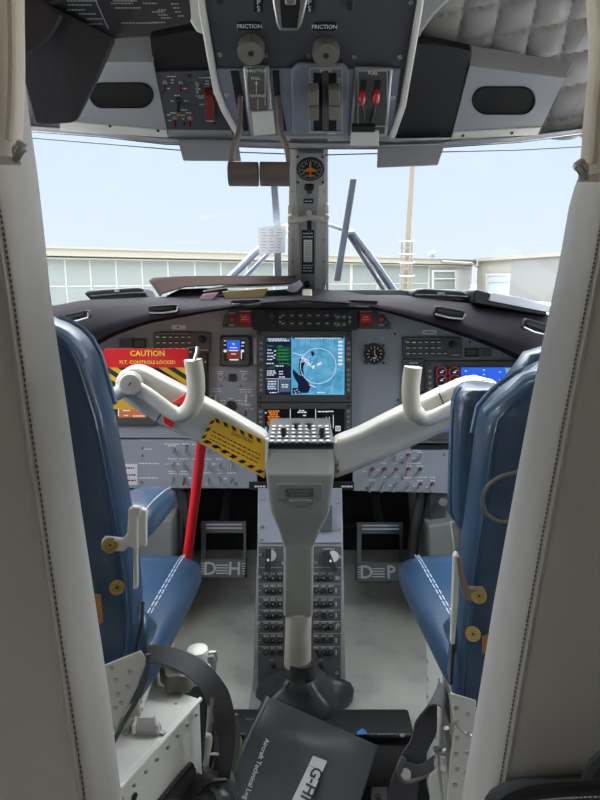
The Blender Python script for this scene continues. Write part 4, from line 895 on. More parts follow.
m = MB(); m.loft([[P(334.5, 440, 1.30), P(338, 438, 1.27), P(339, 472, 1.262), P(334.5, 474, 1.27)], [P(334.5, 440, 1.31), P(338, 438, 1.28), P(339, 472, 1.264), P(334.5, 474, 1.28)]]); m.build('sticker_edge', 'yellow', ar)
# hub + wheels
def wheel(lab, hub, horn, grip, other, par):
    m = MB(); y = 1.262; m.cyl(P(*hub, y+.01), P(*hub, y-.02), .030, .027, 28); m.cyl(P(*hub, y-.02), P(*hub, y-.050), .024, .022, 24); wv = m.build('control_wheel', 'yoke_white', par, bevel=.003)
    m = MB(); m.cyl(P(hub[0]-.5, hub[1], y-.049), P(hub[0]-.5, hub[1], y-.053), .009, n=14); m.mi = 1; c = P(hub[0]-.5, hub[1], y-.0535); m.box(c, (.002, .001, .013), Matrix.Rotation(.6, 3, 'Y')); m.build('hub_bolt', ['yoke_white', 'black'], wv)
    yy = 1.225; p = smooth_path([P(u, v, 1.238-.013*i/(len(horn)-1)) for i, (u, v) in enumerate(horn)], 5); m = MB(); m.tube(p, [.0145+.002*i/(len(p)-1) for i in range(len(p))], 14); m.build('horn', 'yoke_white', wv, sharp=70)
    p = smooth_path([P(u, v, yy) for u, v in grip], 6); k = len(p); rr = [.0172+.0018*min(1, i/5) for i in range(k)]; rr[-1] = .010; rr[-2] = .0165; m = MB(); m.tube(p, rr, 18); m.build('grip', 'grip_cream', wv, sharp=70)
    if other: p = smooth_path([P(u, v, 1.225) for u, v in other], 4); m = MB(); m.tube(p, .0145, 12); m.build('outer_horn', 'yoke_white', wv, sharp=70)
    return wv
wl_ = wheel('', (130, 384.5), [(131, 385), (144, 392), (158, 402), (170, 411), (179, 415), (186, 413.5)], [(184, 414), (190, 409.5), (194, 401), (196, 390), (195.5, 376), (193.3, 362), (193.1, 360.5)], [(129, 385), (116, 394), (98, 401), (72, 404), (62, 390), (58, 365)], al)
wr_ = wheel('', (486, 392), [(486, 391), (465, 401), (445, 411.5), (432, 417.5), (423, 418.5), (417, 414)], [(419, 416), (413, 410), (411, 399), (410.8, 385), (412.8, 369), (413, 367.3)], [(486, 391), (505, 400), (530, 402), (545, 388), (548, 362)], ar)
m = MB(); m.tube([P(194, 362, 1.22), P(197, 352, 1.225), P(197.3, 347, 1.23)], .004, 8); m.build('lock_pin', 'steel', al)
# rubber boot on the floor
rings = []
for h, a, b, f in ((.125, .040, .042, 0), (.085, .042, .044, 0), (.083, .047, .048, .02), (.062, .058, .053, .06), (.050, .076, .066, .10), (.034, .098, .082, .13), (.018, .108, .092, .12), (.006, .113, .098, .09), (0, .114, .099, .08)):
    ring = []
    for j in range(72):
        q = 2*math.pi*j/72; k = 1+f*(math.sin(q*5+h*30)*.55+math.sin(q*9+1-h*25)*.35+math.sin(q*17)*.1)
        ring.append(Vector((.004+a*k*math.cos(q)+(.012*f/.1 if math.cos(q) > 0 else 0), 1.325+b*k*math.sin(q), .006+h+(.008*f/.1*math.sin(q*5+.7) if 0 < h < .1 else 0))))
    rings.append(ring)
m = MB(); m.loft(rings); o = m.build('rubber_boot', 'rubber', t, sharp=60); tag(o, '', ''); del o['label'], o['category']
m = MB(); m.loft([[Vector((x, y, z)) for x, y in rrpts(-.004, 1.325, .122, .100, 9)] for z in (.0, .012)]); m.build('boot_plate', 'trim_grey', t, bevel=.002)

# ---- control lock: red sign, striped plate, red rod
t = thing('control_lock', 'red caution sign with black and yellow striped plate and red rod locking the controls', 'control lock', P(160, 425, 1.36))
SG = Fr(P(150, 358, 1.345), X, Zv)
m = SG.mb(); SG.rrect(m, 103.5, 348.7, 193, 367.5, 2.5, -.002, .0); o = m.build('sign_plate', 'red_sign', t, label='red sign plate with yellow capital letters')
m = SG.mb(); SG.text(m, 'CAUTION', 147.5, 353.6, 5.4, .0006); SG.text(m, 'FLT. CONTROLS LOCKED', 147.5, 362.4, 3.4, .0006); m.build('lettering', 'amber_text', o)
m = SG.mb(); SG.rect(m, 188.5, 347.5, 196, 362, -.003, .002); m.build('end_bracket', 'black', t); screw(SG, 190.5, 352, t, 1, .002)
m = SG.mb(); SG.poly(m, [(107.5, 409), (187, 409), (189, 367.5), (107.5, 367.5)], -.002, -.0005); sp = m.build('striped_plate', 'yellow', t, label='yellow plate with slanting black stripes')
m = SG.mb()
for i in range(9):
    x = 84+i*16.5
    q = [(x, 367.5), (x+8.2, 367.5), (x+8.2+41.5*1.55, 409), (x+41.5*1.55, 409)]
    cl = []
    def cut(poly, c, lo):
        out = []
        for j in range(len(poly)):
            a, b = poly[j], poly[(j+1) % len(poly)]; ia = (a[0] >= c) if lo else (a[0] <= c); ib = (b[0] >= c) if lo else (b[0] <= c)
            if ia: out.append(a)
            if ia != ib: s_ = (c-a[0])/(b[0]-a[0]); out.append((c, a[1]+(b[1]-a[1])*s_))
        return out
    q = cut(q, 107.5, True); q = cut(q, 187, False) if len(q) > 2 else q
    if len(q) > 2: SG.poly(m, q[::-1], -.0005, .0)
m.build('stripes', 'black', sp)
m = MB(); m.tube([P(203.5, 425, 1.345), P(198, 475, 1.35), P(187, 560, 1.36), P(180, 610, 1.37)], .0115, 14); m.build('rod', 'red', t, label='worn red rod')
m = MB(); m.loft([[P(172, 402, 1.258), P(187, 393, 1.258), P(189, 404, 1.258), P(178, 405, 1.258)], [P(172, 402, 1.248), P(187, 393, 1.248), P(189, 404, 1.248), P(178, 405, 1.248)]]); m.build('lock_tab', 'red', t, bevel=.002)
m = MB(); m.loft([[P(162, 417, 1.259), P(168, 415.5, 1.259), P(175, 423, 1.259), P(171, 428, 1.259), P(164, 423, 1.259)], [P(162, 417, 1.25), P(168, 415.5, 1.25), P(175, 423, 1.25), P(171, 428, 1.25), P(164, 423, 1.25)]]); m.build('lock_tab', 'red', t, bevel=.002)

# ================================================================== SEATS
def seat(s, lab, xin_tab, top_rim, dx=0):
    # s = +1: the inboard side lies at +x (left-hand seat); xin_tab: (v, u) silhouette of the inboard edge of the back shell at y=.80
    t = thing('pilot_seat', lab, 'seat', (-s*.43, .95, 0))
    xo = -s*.645
    rings = []; edge = []
    for v, u in xin_tab:
        y0 = .745+.06*min(1, max(0, (v-300)/370)); p = P(u, v, y0+.05); xi = p.x; z = p.z
        cx, hw = (xi+xo)/2, abs(xi-xo)/2
        rings.append([Vector((x, y, z)) for x, y in rrpts(cx, y0+.05, hw, .05, 5, 40)]); edge.append((Vector((xi, y0+.05, z)), y0))
    p = rings[0]; c = sum(p, Vector())/len(p)
    rings.insert(0, [c+(q-c)*.93+Vector((0, 0, .010)) for q in p]); rings.insert(0, [c+(q-c)*.6+Vector((0, 0, .016)) for q in p])
    m = MB(); m.loft(rings); back = m.build('back_cover', 'blue_leather', t, sharp=75)
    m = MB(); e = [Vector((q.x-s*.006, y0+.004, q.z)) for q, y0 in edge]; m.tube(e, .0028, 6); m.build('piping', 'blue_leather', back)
    m = MB(); e = [Vector((q.x-s*.004, y0+.092, q.z)) for q, y0 in edge[:7]]; m.tube(e, .004, 6); m.build('lit_piping', 'blue_lit_edge', back)  # front edge, its grazing highlight painted as pale blue
    # hem stitching at the bottom edge
    q, y0 = edge[-1]; m = MB()
    for i in range(26):
        x = q.x-s*(.008+.012*i); m.cyl((x, y0-.002, q.z+.012), (x-s*.007, y0-.002, q.z+.012), .0012, n=5)
    m.build('hem_stitching', 'thread', back)
    # padded front of the back
    rings = []
    for z, w_ in ((.50, .19), (.56, .205), (.80, .205), (.90, .195), (.94, .17), (.955, .12)):
        rings.append([Vector((x, y, z)) for x, y in rrpts(-s*.465, .925-(z-.5)*.09, w_-.04, .05, 3.2, 32)])
    m = MB(); m.loft(rings); m.build('back_cushion', 'blue_leather', t, sharp=75)
    # seat cushion
    rings = []
    xo2 = -s*.64
    for y, hz, w_, zz in ((.845, .03, .90, .415), (.86, .05, .97, .418), (.92, .058, 1, .42), (1.05, .060, 1.0, .424), (1.16, .060, 1.0, .428), (1.215, .052, .985, .426), (1.238, .036, .95, .42), (1.246, .018, .91, .415)):
        xi = -s*(.246-.034*min(1, max(0, (y-.86)/.36))); hw = abs(xi-xo2)/2*w_; cx = (xi+xo2)/2
        rings.append([Vector((x, y, z)) for x, z in rrpts(cx, zz-.014, hw, hz*.94, 3.4, 40)])
    xi = -s*.214
    m = MB(); m.loft(rings); cu = m.build('seat_cushion', 'blue_leather', t, sharp=80)
    for d in (0, .006):
        m = MB(); pts = smooth_path([Vector((xi-s*(.066+d), .86, .4525)), Vector((xi-s*(.050+d), 1.02, .4625)), Vector((xi-s*(.036+d), 1.16, .4695)), Vector((xi-s*(.036+d), 1.212, .459)), Vector((xi-s*(.045+d), 1.238, .440))], 8)
        n = len(pts)
        for a, b in zip(pts, pts[1:]): m.cyl(a.lerp(b, .1), a.lerp(b, .8), .0011, n=5)
        m.build('seam_stitching', 'thread', cu)
    # bolster strip between cushion and back with a zip on the left seat
    m = MB(); m.loft([[Vector((x, y, z)) for x, z in rrpts(xi-s*.045, zz, .022, hz, 2.6, 20)] for y, zz, hz in ((.835, .49, .015), (.845, .495, .03), (.865, .50, .036), (.885, .49, .028), (.90, .485, .012))]); m.build('corner_pad', 'blue_leather', t, sharp=80)
    zz_ = [(143, 602), (142, 625), (137, 650)] if s > 0 else [(456, 618), (453, 650), (451, 684)]
    m = MB(); m.tube([P(u, v, .85-.02*i) for i, (u, v) in enumerate(zz_)], .005, 8, .5); m.build('zip', 'black', t)  # on the right seat this black run draws a dark fold
    # riveted sheet-metal base
    m = MB(); x1 = -s*.262; x2 = -s*.60
    pts = [(.86, .45), (.88, .40), (1.16, .37), (1.12, .30), (1.06, .02), (.99, .02), (.98, .342), (.86, .342)]
    m.loft([[Vector((x1, y, z)) for y, z in pts], [Vector((x2, y, z)) for y, z in pts]]); b = m.build('seat_base', 'white_metal', t, bevel=.004)
    m = MB()
    for (y0, z0), (y1, z1) in (((1.14, .355), (.88, .385)), ((.87, .352), (.87, .44)), ((1.10, .28), (1.06, .06)), ((1.0, .31), (1.0, .06))):
        for i in range(7): m.ell(Vector((x1+s*.001, y0+(y1-y0)*i/6*.96+.0, z0+(z1-z0)*i/6)), (.002, .0042, .0042), 8, 4)
    m.build('rivets', 'steel', b)
    m = MB()
    lp = [(96, 668), (141, 650), (147, 660), (137, 688), (119, 722), (112, 742), (102, 742)] if s > 0 else [(449, 692), (476, 700), (474, 760), (470, 815), (446, 815), (450, 760), (455, 725)]
    m.loft([[P(u, v, .775+d) for u, v in lp] for d in (0, .012)]); lg = m.build('leg_plate', 'white_metal', t, bevel=.002)
    if s > 0:
        m = MB(); m.tube(smooth_path([P(u, v, .774) for u, v in ((148, 654), (147, 668), (140, 693), (124, 722), (113, 743))], 4), .0034, 8, .5); m.build('edge_strip', 'bezel', t)
    else:
        m = MB(); m.tube(smooth_path([P(u, v, .774) for u, v in ((455, 722), (462, 731), (474, 737))], 4), .002, 6); m.build('edge_strip', 'steel', t)
    m = MB()
    for u, v in (((130, 672), (116, 680), (128, 687), (118, 694), (115, 708), (121, 703), (114, 728), (112, 668)) if s > 0 else ((456, 708), (468, 714), (456, 722), (468, 734), (457, 738), (456, 754), (457, 769), (467, 752), (455, 785), (466, 772))): q = P(u, v, .774); m.ell(q, (.004, .0025, .004), 8, 4)
    m.build('rivets', 'steel', lg)
    return t, back
LT_ = [(320, 50), (324, 62), (331, 74), (341, 84), (356, 92.5), (385, 101.5), (410, 109), (440, 115.5), (480, 123), (520, 130), (560, 136), (600, 140), (630, 139), (650, 135), (661, 131)]
RT_ = [(373, 535), (378, 522), (388, 508), (398, 496), (412, 484), (425, 481), (440, 478), (480, 473), (520, 468), (560, 462), (600, 458), (650, 452), (680, 450), (692, 452)]
sl, bl = seat(1, 'left blue leather pilot seat seen from behind, with one padded armrest', LT_, 0)
sr, br = seat(-1, 'right blue leather pilot seat seen from behind, with a cable loop on its back', RT_, 0)
# armrest of the left seat
m = MB(); rings = []
for y, hz, w_, zz in ((.865, .02, .036, .666), (.875, .028, .043, .666), (.93, .031, .045, .660), (1.03, .029, .045, .647), (1.085, .026, .043, .636), (1.10, .015, .034, .633)):
    rings.append([Vector((x, y, z)) for x, z in rrpts(-.280, zz, w_, hz, 3, 28)])
m.loft(rings); ar_ = m.build('armrest', 'blue_leather', sl, sharp=80)
m = MB(); pts = [Vector((-.246, .872, .690)), Vector((-.244, .94, .688)), Vector((-.244, 1.03, .674)), Vector((-.246, 1.085, .659))]
for a, b in zip(smooth_path(pts, 7), smooth_path(pts, 7)[1:]): m.cyl(a.lerp(b, .1), a.lerp(b, .8), .0012, n=5)
m.build('seam_stitching', 'thread', ar_)
def brk(par, pts, y0, y1, mt='white_metal'):
    m = MB(); near = [P(u, v, y0) for u, v in pts]; m.loft([near, [Vector((p.x, y1, p.z)) for p in near]]); return m.build('bracket', mt, par, bevel=.002)
def bolt(par, u, v, y):
    m = MB(); m.cyl(P(u, v, y), P(u, v, y-.004), .0105, n=20); m.cyl(P(u, v, y-.004), P(u, v, y-.009), .006, .005, 12); m.mi = 1; m.cyl(P(u, v, y-.009), P(u, v, y-.0095), .002, n=8); m.build('bolt', ['brass', 'black'], par)
brk(sl, [(101, 541), (104, 538), (122, 540), (127, 533), (128, 510), (132, 507), (140, 508), (141, 512), (137, 520), (137, 590), (133, 590), (133, 549), (128, 547), (124, 552), (104, 552), (101, 549)], .762, .772)
brk(sl, [(128, 509), (134, 507), (146, 511), (146, 548), (141, 546), (138, 549), (137, 520), (128, 522)], .79, .80)
bolt(sl, 110, 545.5, .762); bolt(sl, 117, 587.5, .768)
m = MB(); m.loft([[P(u, v, .768) for u, v in ((94, 594), (101, 594), (103, 622), (97, 626))], [P(u, v, .785) for u, v in ((94, 594), (101, 594), (103, 622), (97, 626))]]); m.build('tag', 'orange_tag', sl, label='small brown tag')
brk(sr, [(457, 557), (461, 557), (464, 572), (470, 589), (484, 589), (487.5, 594), (485, 601), (472, 602), (465, 600), (460, 582)], .762, .772, 'bracket_bronze')
brk(sr, [(454, 556), (457, 553), (460, 555), (459, 600), (455, 645), (451, 645)], .775, .785)
bolt(sr, 479, 596, .762); bolt(sr, 473, 634, .768)
m = MB(); m.loft([[P(u, v, .768) for u, v in ((482, 636), (488, 634), (487, 652), (482, 654))], [P(u, v, .785) for u, v in ((482, 636), (488, 634), (487, 652), (482, 654))]]); m.build('tag', 'orange_tag', sr, label='small brown tag')
m = MB(); m.loft([[P(u, v, .90) for u, v in ((450, 521), (462, 521), (458, 560), (454, 552))], [P(u, v, .93) for u, v in ((450, 521), (462, 521), (458, 560), (454, 552))]]); m.build('back_frame', 'white_metal', sr, bevel=.002)
# padded wing standing forward of the right seat back
m = MB(); rings = []
for v, a, b in ((384.5, 468, 492), (386, 461, 502), (391, 455.5, 512), (400, 452, 520), (420, 450.5, 525), (460, 449, 525), (495, 448, 525), (514, 449, 525), (520, 453, 525), (523, 462, 520)):
    pa, pb = P(a, v, .93), P(b, v, .93); rings.append([Vector((x, y, pa.z)) for x, y in rrpts((pa.x+pb.x)/2, .92, (pb.x-pa.x)/2, .045, 3.4, 36)])
m.loft(rings); wg = m.build('side_wing', 'blue_leather', sr, sharp=80)
m = MB(); m.tube([P(lerp([(386, 462), (391, 457.5), (400, 454), (420, 452.5), (460, 451.5), (495, 450.5), (514, 451.5), (520, 455)], v), v, .885) for v in range(387, 520, 6)], .0016, 6); m.build('piping', 'blue_leather', wg)
t = thing('cable', 'grey cable loop hanging on the back of the right seat', 'cable', P(500, 522, .75))
m = MB(); m.tube(smooth_path([P(540, 462, .755), P(520, 471, .75), (P(500, 477, .748)), P(487, 487, .747), P(482.5, 500, .747), P(486, 513, .748), P(497, 521, .75), P(512, 521, .752), P(530, 514, .755)], 6), .0028, 8); m.build('loop', 'knob_grey', t)
# folds on the seat tops, their light edge painted in pale blue
for s, pts, lab, par in ((1, [(50, 328), (60, 332), (70, 339), (79, 349), (85, 360)], 0, sl), (-1, [(498, 392), (508, 386), (520, 377), (531, 369), (545, 362)], 0, sr), (-1, [(484, 413), (497, 402), (512, 391), (526, 378), (541, 374)], 0, sr)):
    m = MB(); p = smooth_path([P(u, v, .748 if par is sl else (.84 if pts[0][0] == 498 else .76)) for u, v in pts], 4); m.ribbon(p, [Vector((0, .014, .004))]*len(p), .007); m.build('shoulder_fold', 'blue_lit_edge', par, bevel=.003)
# ================================================================== LOWER FOREGROUND
# left side console
t = thing('side_console', 'pale grey riveted metal console box at the bottom left', 'console', (-.4, .78, 0))
top = .33
A_ = Vector((-.174, .925)); B_ = Vector((-.262, .735)); C_ = Vector((-.34, .565)); D_ = Vector((-.72, .565)); E_ = Vector((-.72, .965)); F_ = Vector((-.262, .965))
m = MB(); m.prism([A_, F_, E_, D_, C_, B_], 0, top); b = m.build('box', 'white_paint', t, bevel=.006, seg=3)
n2 = (B_-A_).normalized(); nn = Vector((-n2.y, n2.x)); 
if nn.x < 0: nn = -nn
m = MB()
for i in range(8):
    q = A_+n2*(.015+.027*i)+nn*.001; m.ell((q.x, q.y, top-.022), (.0035, .0035, .0035), 8, 5)
for i in range(3):
    q = A_+n2*(.03+.075*i)-nn*.03
    m.ell((q.x, q.y, top+.0005), (.003, .003, .0015), 8, 4)
m.build('rivets', 'steel', b)
m = MB(); q0, q1 = A_+n2*.0, B_; m.tube([Vector((q0.x, q0.y, top-.002)), Vector((q1.x, q1.y, top-.002))], .004, 8); m.build('edge_bead', 'white_paint', b)
CF = Fr(Vector((A_.x, A_.y, top))+Vector((nn.x, nn.y, 0))*.002, Vector((-n2.x, -n2.y, 0)), Zv)
m = CF.mb(); CF.poly(m, [(162, 800), (200, 800), (196, 768), (193, 764)], 0, .004); o = m.build('stowage_pouch', 'bezel', t, bevel=.001)
m = CF.mb(); CF.poly(m, [(160, 802), (165, 802), (195, 765), (192.5, 762.5)], 0, .007); m.build('pouch_lip', 'black', o, bevel=.001)
m = CF.mb(); CF.disc(m, 135, 797, 4, 0, .002); m.build('hole', 'black', t)
t2 = thing('plastic_clip', 'clear plastic clip lying on top of the pale console box', 'clip', PZ(145, 732, top))
m = MB(); pts = [PZ(u, v, top+.001) for u, v in ((129, 731), (134, 723), (157, 722), (162, 731), (158, 737), (134, 736))]; m.loft([pts, [p+Vector((0, 0, .010)) for p in pts]]); m.build('base', 'clear_plastic', t2, bevel=.002)
for us in (((136, 724), (134, 733)), ((156, 723), (158, 733))):
    m = MB(); a, b_ = (PZ(u, v, top+.012) for u, v in us); m.tube([a, a+Vector((0, 0, .012)), b_+Vector((0, 0, .012)), b_], .003, 8); m.build('rail', 'white_metal', t2)
for u, v in ((126, 733), (163, 734)):
    m = MB(); c = PZ(u, v, top); m.cyl(c, c+Vector((0, 0, .005)), .005, n=10); m.build('screw', 'steel', t2)
# hand wheel and valve on the far corner of the console
t = thing('valve_knob', 'grey scalloped valve hand wheel on the far corner of the console', 'knob', (-.205, .90, top))
c = PZ(179, 691, top); rings = []
for r, h in ((.030, .0), (.034, .006), (.035, .028), (.031, .034), (.015, .036)):
    rings.append([Vector((c.x+r*(1+.09*math.cos(6*q))*math.cos(q), c.y+.02+r*(1+.09*math.cos(6*q))*math.sin(q), top+.002+h)) for q in (2*math.pi*j/60 for j in range(60))])
m = MB(); m.loft(rings); m.build('hand_wheel', 'knob_grey', t, sharp=45)
m = MB(); m.cyl((c.x, c.y+.02, top+.036), (c.x, c.y+.02, top+.055), .014, n=14); m.build('stem', 'black', t)
t = thing('oxygen_regulator', 'white round-capped regulator fitting beyond the black strap', 'fitting', P(203, 690, 1.02))
m = MB(); q = P(198, 662, 1.0); m.lathe((q.x, q.y, q.z-.035), [(.022, 0), (.024, .004), (.024, .020), (.018, .024), (.017, .048), (.020, .053), (.019, .062), (.009, .066)], 20); m.build('cap', 'white_paint', t)
m = MB(); q2 = P(206, 668, 1.02); m.loft([[P(u, v, 1.02) for u, v in ((184, 660), (212, 656), (217, 658), (216, 676), (209, 690), (184, 690))], [P(u, v, 1.07) for u, v in ((184, 660), (212, 656), (217, 658), (216, 676), (209, 690), (184, 690))]]); m.build('body', 'trim_grey', t, bevel=.003)
m = MB(); m.tube([P(208, 653, 1.01), P(215, 652, 1.01), P(216, 660, 1.01)], .004, 8); m.build('spring_clip', 'steel', t)
m = MB(); m.loft([[Vector((q2.x-.05, 1.02, 0)), Vector((q2.x+.01, 1.02, 0)), Vector((q2.x+.01, 1.07, 0)), Vector((q2.x-.05, 1.07, 0))], [Vector((q2.x-.05, 1.02, q2.z-.02)), Vector((q2.x+.01, 1.02, q2.z-.02)), Vector((q2.x+.01, 1.07, q2.z-.02)), Vector((q2.x-.05, 1.07, q2.z-.02))]]); m.build('stand', 'bezel', t)
# harness strap over the console
def strap(nm, lab, pts, wid, th=.003, mt='strap', cat='strap'):
    t = thing(nm, lab, cat, pts[-1]); p = smooth_path(pts, 6); k = len(p)
    ws = []
    for i in range(k):
        f = i/(k-1)*(len(wid)-1); j = min(int(f), len(wid)-2); ws.append(Vector(wid[j]).lerp(Vector(wid[j+1]), f-j))
    m = MB(); m.ribbon(p, ws, th); m.build('webbing', mt, t, sharp=60); return t
t = strap('harness_strap', 'black webbing strap draped over the valve hand wheel on the left', [P(116, 668, .83), P(140, 656, .85), P(163, 655, .86), P(186, 663, .87), P(204, 676, .875), P(217, 695, .88), P(224, 718, .88), P(227, 742, .88), P(224, 775, .875), P(220, 812, .86)],
     [P(116, 676, .82)-P(116, 658, .84), P(140, 666, .84)-P(140, 648, .86), P(163, 665, .85)-P(163, 646, .87), P(178, 672, .85)-P(190, 655, .89), P(196, 684, .86)-P(211, 668, .89), P(206, 701, .87)-P(228, 690, .89), P(213, 720, .875)-P(235, 716, .885), P(218, 742, .88)-P(234, 740, .88), P(216, 775, .88)-P(229, 775, .88), P(212, 812, .86)-P(226, 812, .86)])
m = MB(); m.tube(smooth_path([P(212, 698, .89), P(210, 715, .885), P(208, 742, .885), P(206, 770, .88)], 4), .005, 8); m.build('cable', 'steel', t)
t = thing('buckle', 'white metal hook on the black cord beside the console', 'hook', P(208, 760, .87))
m = MB(); m.tube(smooth_path([P(212, 697, .875), P(210, 712, .872), P(211, 722, .87)], 4), .005, 8, .5); m.build('tongue', 'steel', t)
m = MB(); m.tube(smooth_path([P(206, 735, .87), P(210, 738, .868), P(208, 752, .868), P(205, 765, .868)], 4), .0045, 8); m.build('hook', 'white_metal', t)
m = MB(); m.tube(smooth_path([P(206, 755, .89), P(215, 754, .885), P(224, 756, .88)], 4), .0022, 8); m.build('wire', 'white_metal', t)
t = strap('black_cord', 'loop of black flat cord hanging beside the pale console', [P(213, 690, .91), P(219, 730, .905), P(220, 760, .90), P(214, 780, .90), P(206, 800, .88)], [Vector((.018, .01, 0))]*5, .006)
t = strap('black_cord', 'shorter black cord curling at the foot of the pale console', [P(233, 716, .95), P(235, 745, .94), P(229, 770, .92), P(222, 785, .90)], [Vector((.014, .014, 0))]*4, .006)
t = thing('bottle', 'green and white bottle half hidden behind the black strap', 'bottle', P(236, 765, .98))
m = MB(); q = P(221, 742, 1.02); m.lathe((q.x, q.y, q.z-.09), [(.021, 0), (.023, .01), (.023, .085), (.018, .10), (.010, .108)], 22, (.25, 0, 1)); b = m.build('body', 'green', t)
m = MB(); m.lathe((q.x+.004, q.y, q.z-.06), [(.0235, 0), (.0235, .03)], 22, (.25, 0, 1)); m.build('label_band', 'white_paint', b)
t = thing('soft_bag', 'crumpled dark grey bag lying below the cords at the bottom left', 'bag', P(215, 800, .86))
m = MB(); q = P(212, 800, .87); m.ell(q, (.05, .05, .045), 20, 12); bm_ = m.bm
for v_ in bm_.verts: v_.co += Vector((math.sin(v_.co.z*160)*.004, math.sin(v_.co.x*190)*.005, math.sin(v_.co.x*120+v_.co.y*90)*.006))
m.build('body', 'rubber', t); m = MB(); m.tube(smooth_path([q+Vector((-.02, -.03, .04)), q+Vector((.0, -.02, .055)), q+Vector((.025, -.005, .045))], 4), .004, 6); m.build('drawstring', 'black', t)
# threshold bar and the well behind it
t = thing('threshold_bar', 'black bar across the floor behind the control column, with faint lettering', 'bar', (.03, 1.24, 0))
a, b_ = PZ(226, 712, .035), PZ(414, 716, .035)
m = MB(); y0, y1 = 1.185, 1.275
m.loft([[Vector((-.19, y0, .0)), Vector((.262, y0, .0)), Vector((.262, y1, .0)), Vector((-.19, y1, .0))], [Vector((-.19, y0, .03)), Vector((.262, y0, .03)), Vector((.262, y1, .03)), Vector((-.19, y1, .03))]]); m.build('bar', 'black', t, bevel=.008, seg=3)
TF = Fr(Vector((0, 1.22, .0305)), X, Vector((0, 1, 0))); m = TF.mb(); TF.marks(m, 386, 734, 16, .0006, 1.3); TF.marks(m, 252, 719, 12, .0006, 1.2); m.build('lettering', 'knob_grey', t)
m = MB(); m.cyl(PZ(402, 736, .03), PZ(402, 736, .03)+Vector((0, 0, .003)), .006, n=12); m.build('stud', 'knob_grey', t)
m = MB(); q = PZ(362, 733, .031); m.grid([[q+Vector((-.012, -.006, .001)), q+Vector((0, -.008, .003)), q+Vector((.012, -.004, .001))], [q+Vector((-.010, .004, .001)), q+Vector((.002, .008, .006)), q+Vector((.010, .004, .001))]]); tag(m.build('blue_tape', 'blue_tag'), 'small bright blue scrap of tape on the black threshold bar', 'tape')
m = MB(); m.box((.03, .60, .004), (1.30, 1.17, .008)); tag(m.build('floor_well_dark', 'matt_black'), 'black sheet for the dark floor well between the seats, under the log book', 'mat')  # black sheet stands in for the dark void of the floor well
# log book
t = thing('log_book', 'black technical log book leaning at the bottom centre, its white registration label showing', 'book', PZ(290, 760, .08))
A = PZ(270, 697, .150); B = PZ(378, 745, .105); Cq = PZ(225, 790, .085); e2 = (Cq-A)*1.5; e1 = B-A
nrm = e1.cross(e2).normalized(); nrm = nrm if nrm.z > 0 else -nrm
def BK(a, b, h=0.): return A+e1*a+e2*b+nrm*(h+.012*math.sin(math.pi*min(1, max(0, b*2.2)))*math.sin(math.pi*(.15+.7*a)))
m = MB(); N = 14
m.loft([[BK(i/N, -0.0, 0) for i in range(N+1)] + [BK(1-i/N, 0, -.004) for i in range(N+1)]] + [[BK(i/N, j/N, 0) for i in range(N+1)] + [BK(1-i/N, j/N, -.004) for i in range(N+1)] for j in range(1, N+1)]); m.build('front_cover', 'book_black', t, bevel=.002, sharp=60)
m = MB(); m.loft([[A+e1*a+e2*b+nrm*h for a, b in ((.03, .05), (.965, .05), (.965, 1), (.03, 1))] for h in (-.004, -.030)]); m.build('pages', 'pages', t)
m = MB(); m.loft([[A+e1*a+e2*b+nrm*h for a, b in ((0, 0), (.985, 0), (.985, 1), (0, 1))] for h in (-.030, -.034)]); m.build('back_cover', 'book_black', t, bevel=.001)
m = MB(); p = smooth_path([BK(0, b, -.017) + e1.normalized()*-.004 for b in (0, .5, 1)], 4); m.tube(p, .017, 10, .6); m.build('spine', 'book_black', t)
BF = Fr(A+nrm*.0, e2*-1, nrm.cross(e2*-1)); 
if BF.n.dot(nrm) < 0: BF = Fr(A, e2*-1, -nrm.cross(e2*-1))
def cover_text(strs, mt, nm, par, u, v, hp, ru, rv, lift=.013):
    # baseline from (u, v) towards (ru, rv) on the cover
    fr = Fr(BFW(u, v), BFW(ru, rv)-BFW(u, v), nrm.cross(BFW(ru, rv)-BFW(u, v))); m = fr.mb(); xs = [p.x for p in text_geo(strs)[0]]; fr_h = (BFW(ru, rv)-BFW(u, v)).length/(max(xs)-min(xs))
    m.text(strs, ((BFW(ru, rv)-BFW(u, v)).length/2, 0), fr_h, 0, .001); return m.build(nm, mt, par)
def BFW(u, v):
    d = ray(u, v); o = A+nrm*.0125; return CAM + d*((o-CAM).dot(nrm)/d.dot(nrm))
cv = [o for o in t.children if o.name.startswith('front_cover')][0]
cover_text('Aircraft Technical Log', 'silver_text', 'lettering', cv, 267.5, 739, 7.5, 245, 800)
pts = [(313, 756), (327, 761.5), (302, 818), (286, 813)]
lb = MB(); q = [BFW(u, v)+nrm*.001 for u, v in pts]; lb.loft([q, [x+nrm*.0006 for x in q]]); lo = lb.build('registration_label', 'paper', t, label='white label strip with black letters')
cover_text('G-HI', 'black', 'lettering', lo, 318, 769, 9, 305, 800); 
for o in lo.children: o.location += nrm*.002
m = MB(); m.tube([BFW(319, 770)+nrm*.002, BFW(309, 766)+nrm*.002], .0005, 5); m.build('fold_line', 'dim_mark', lo)

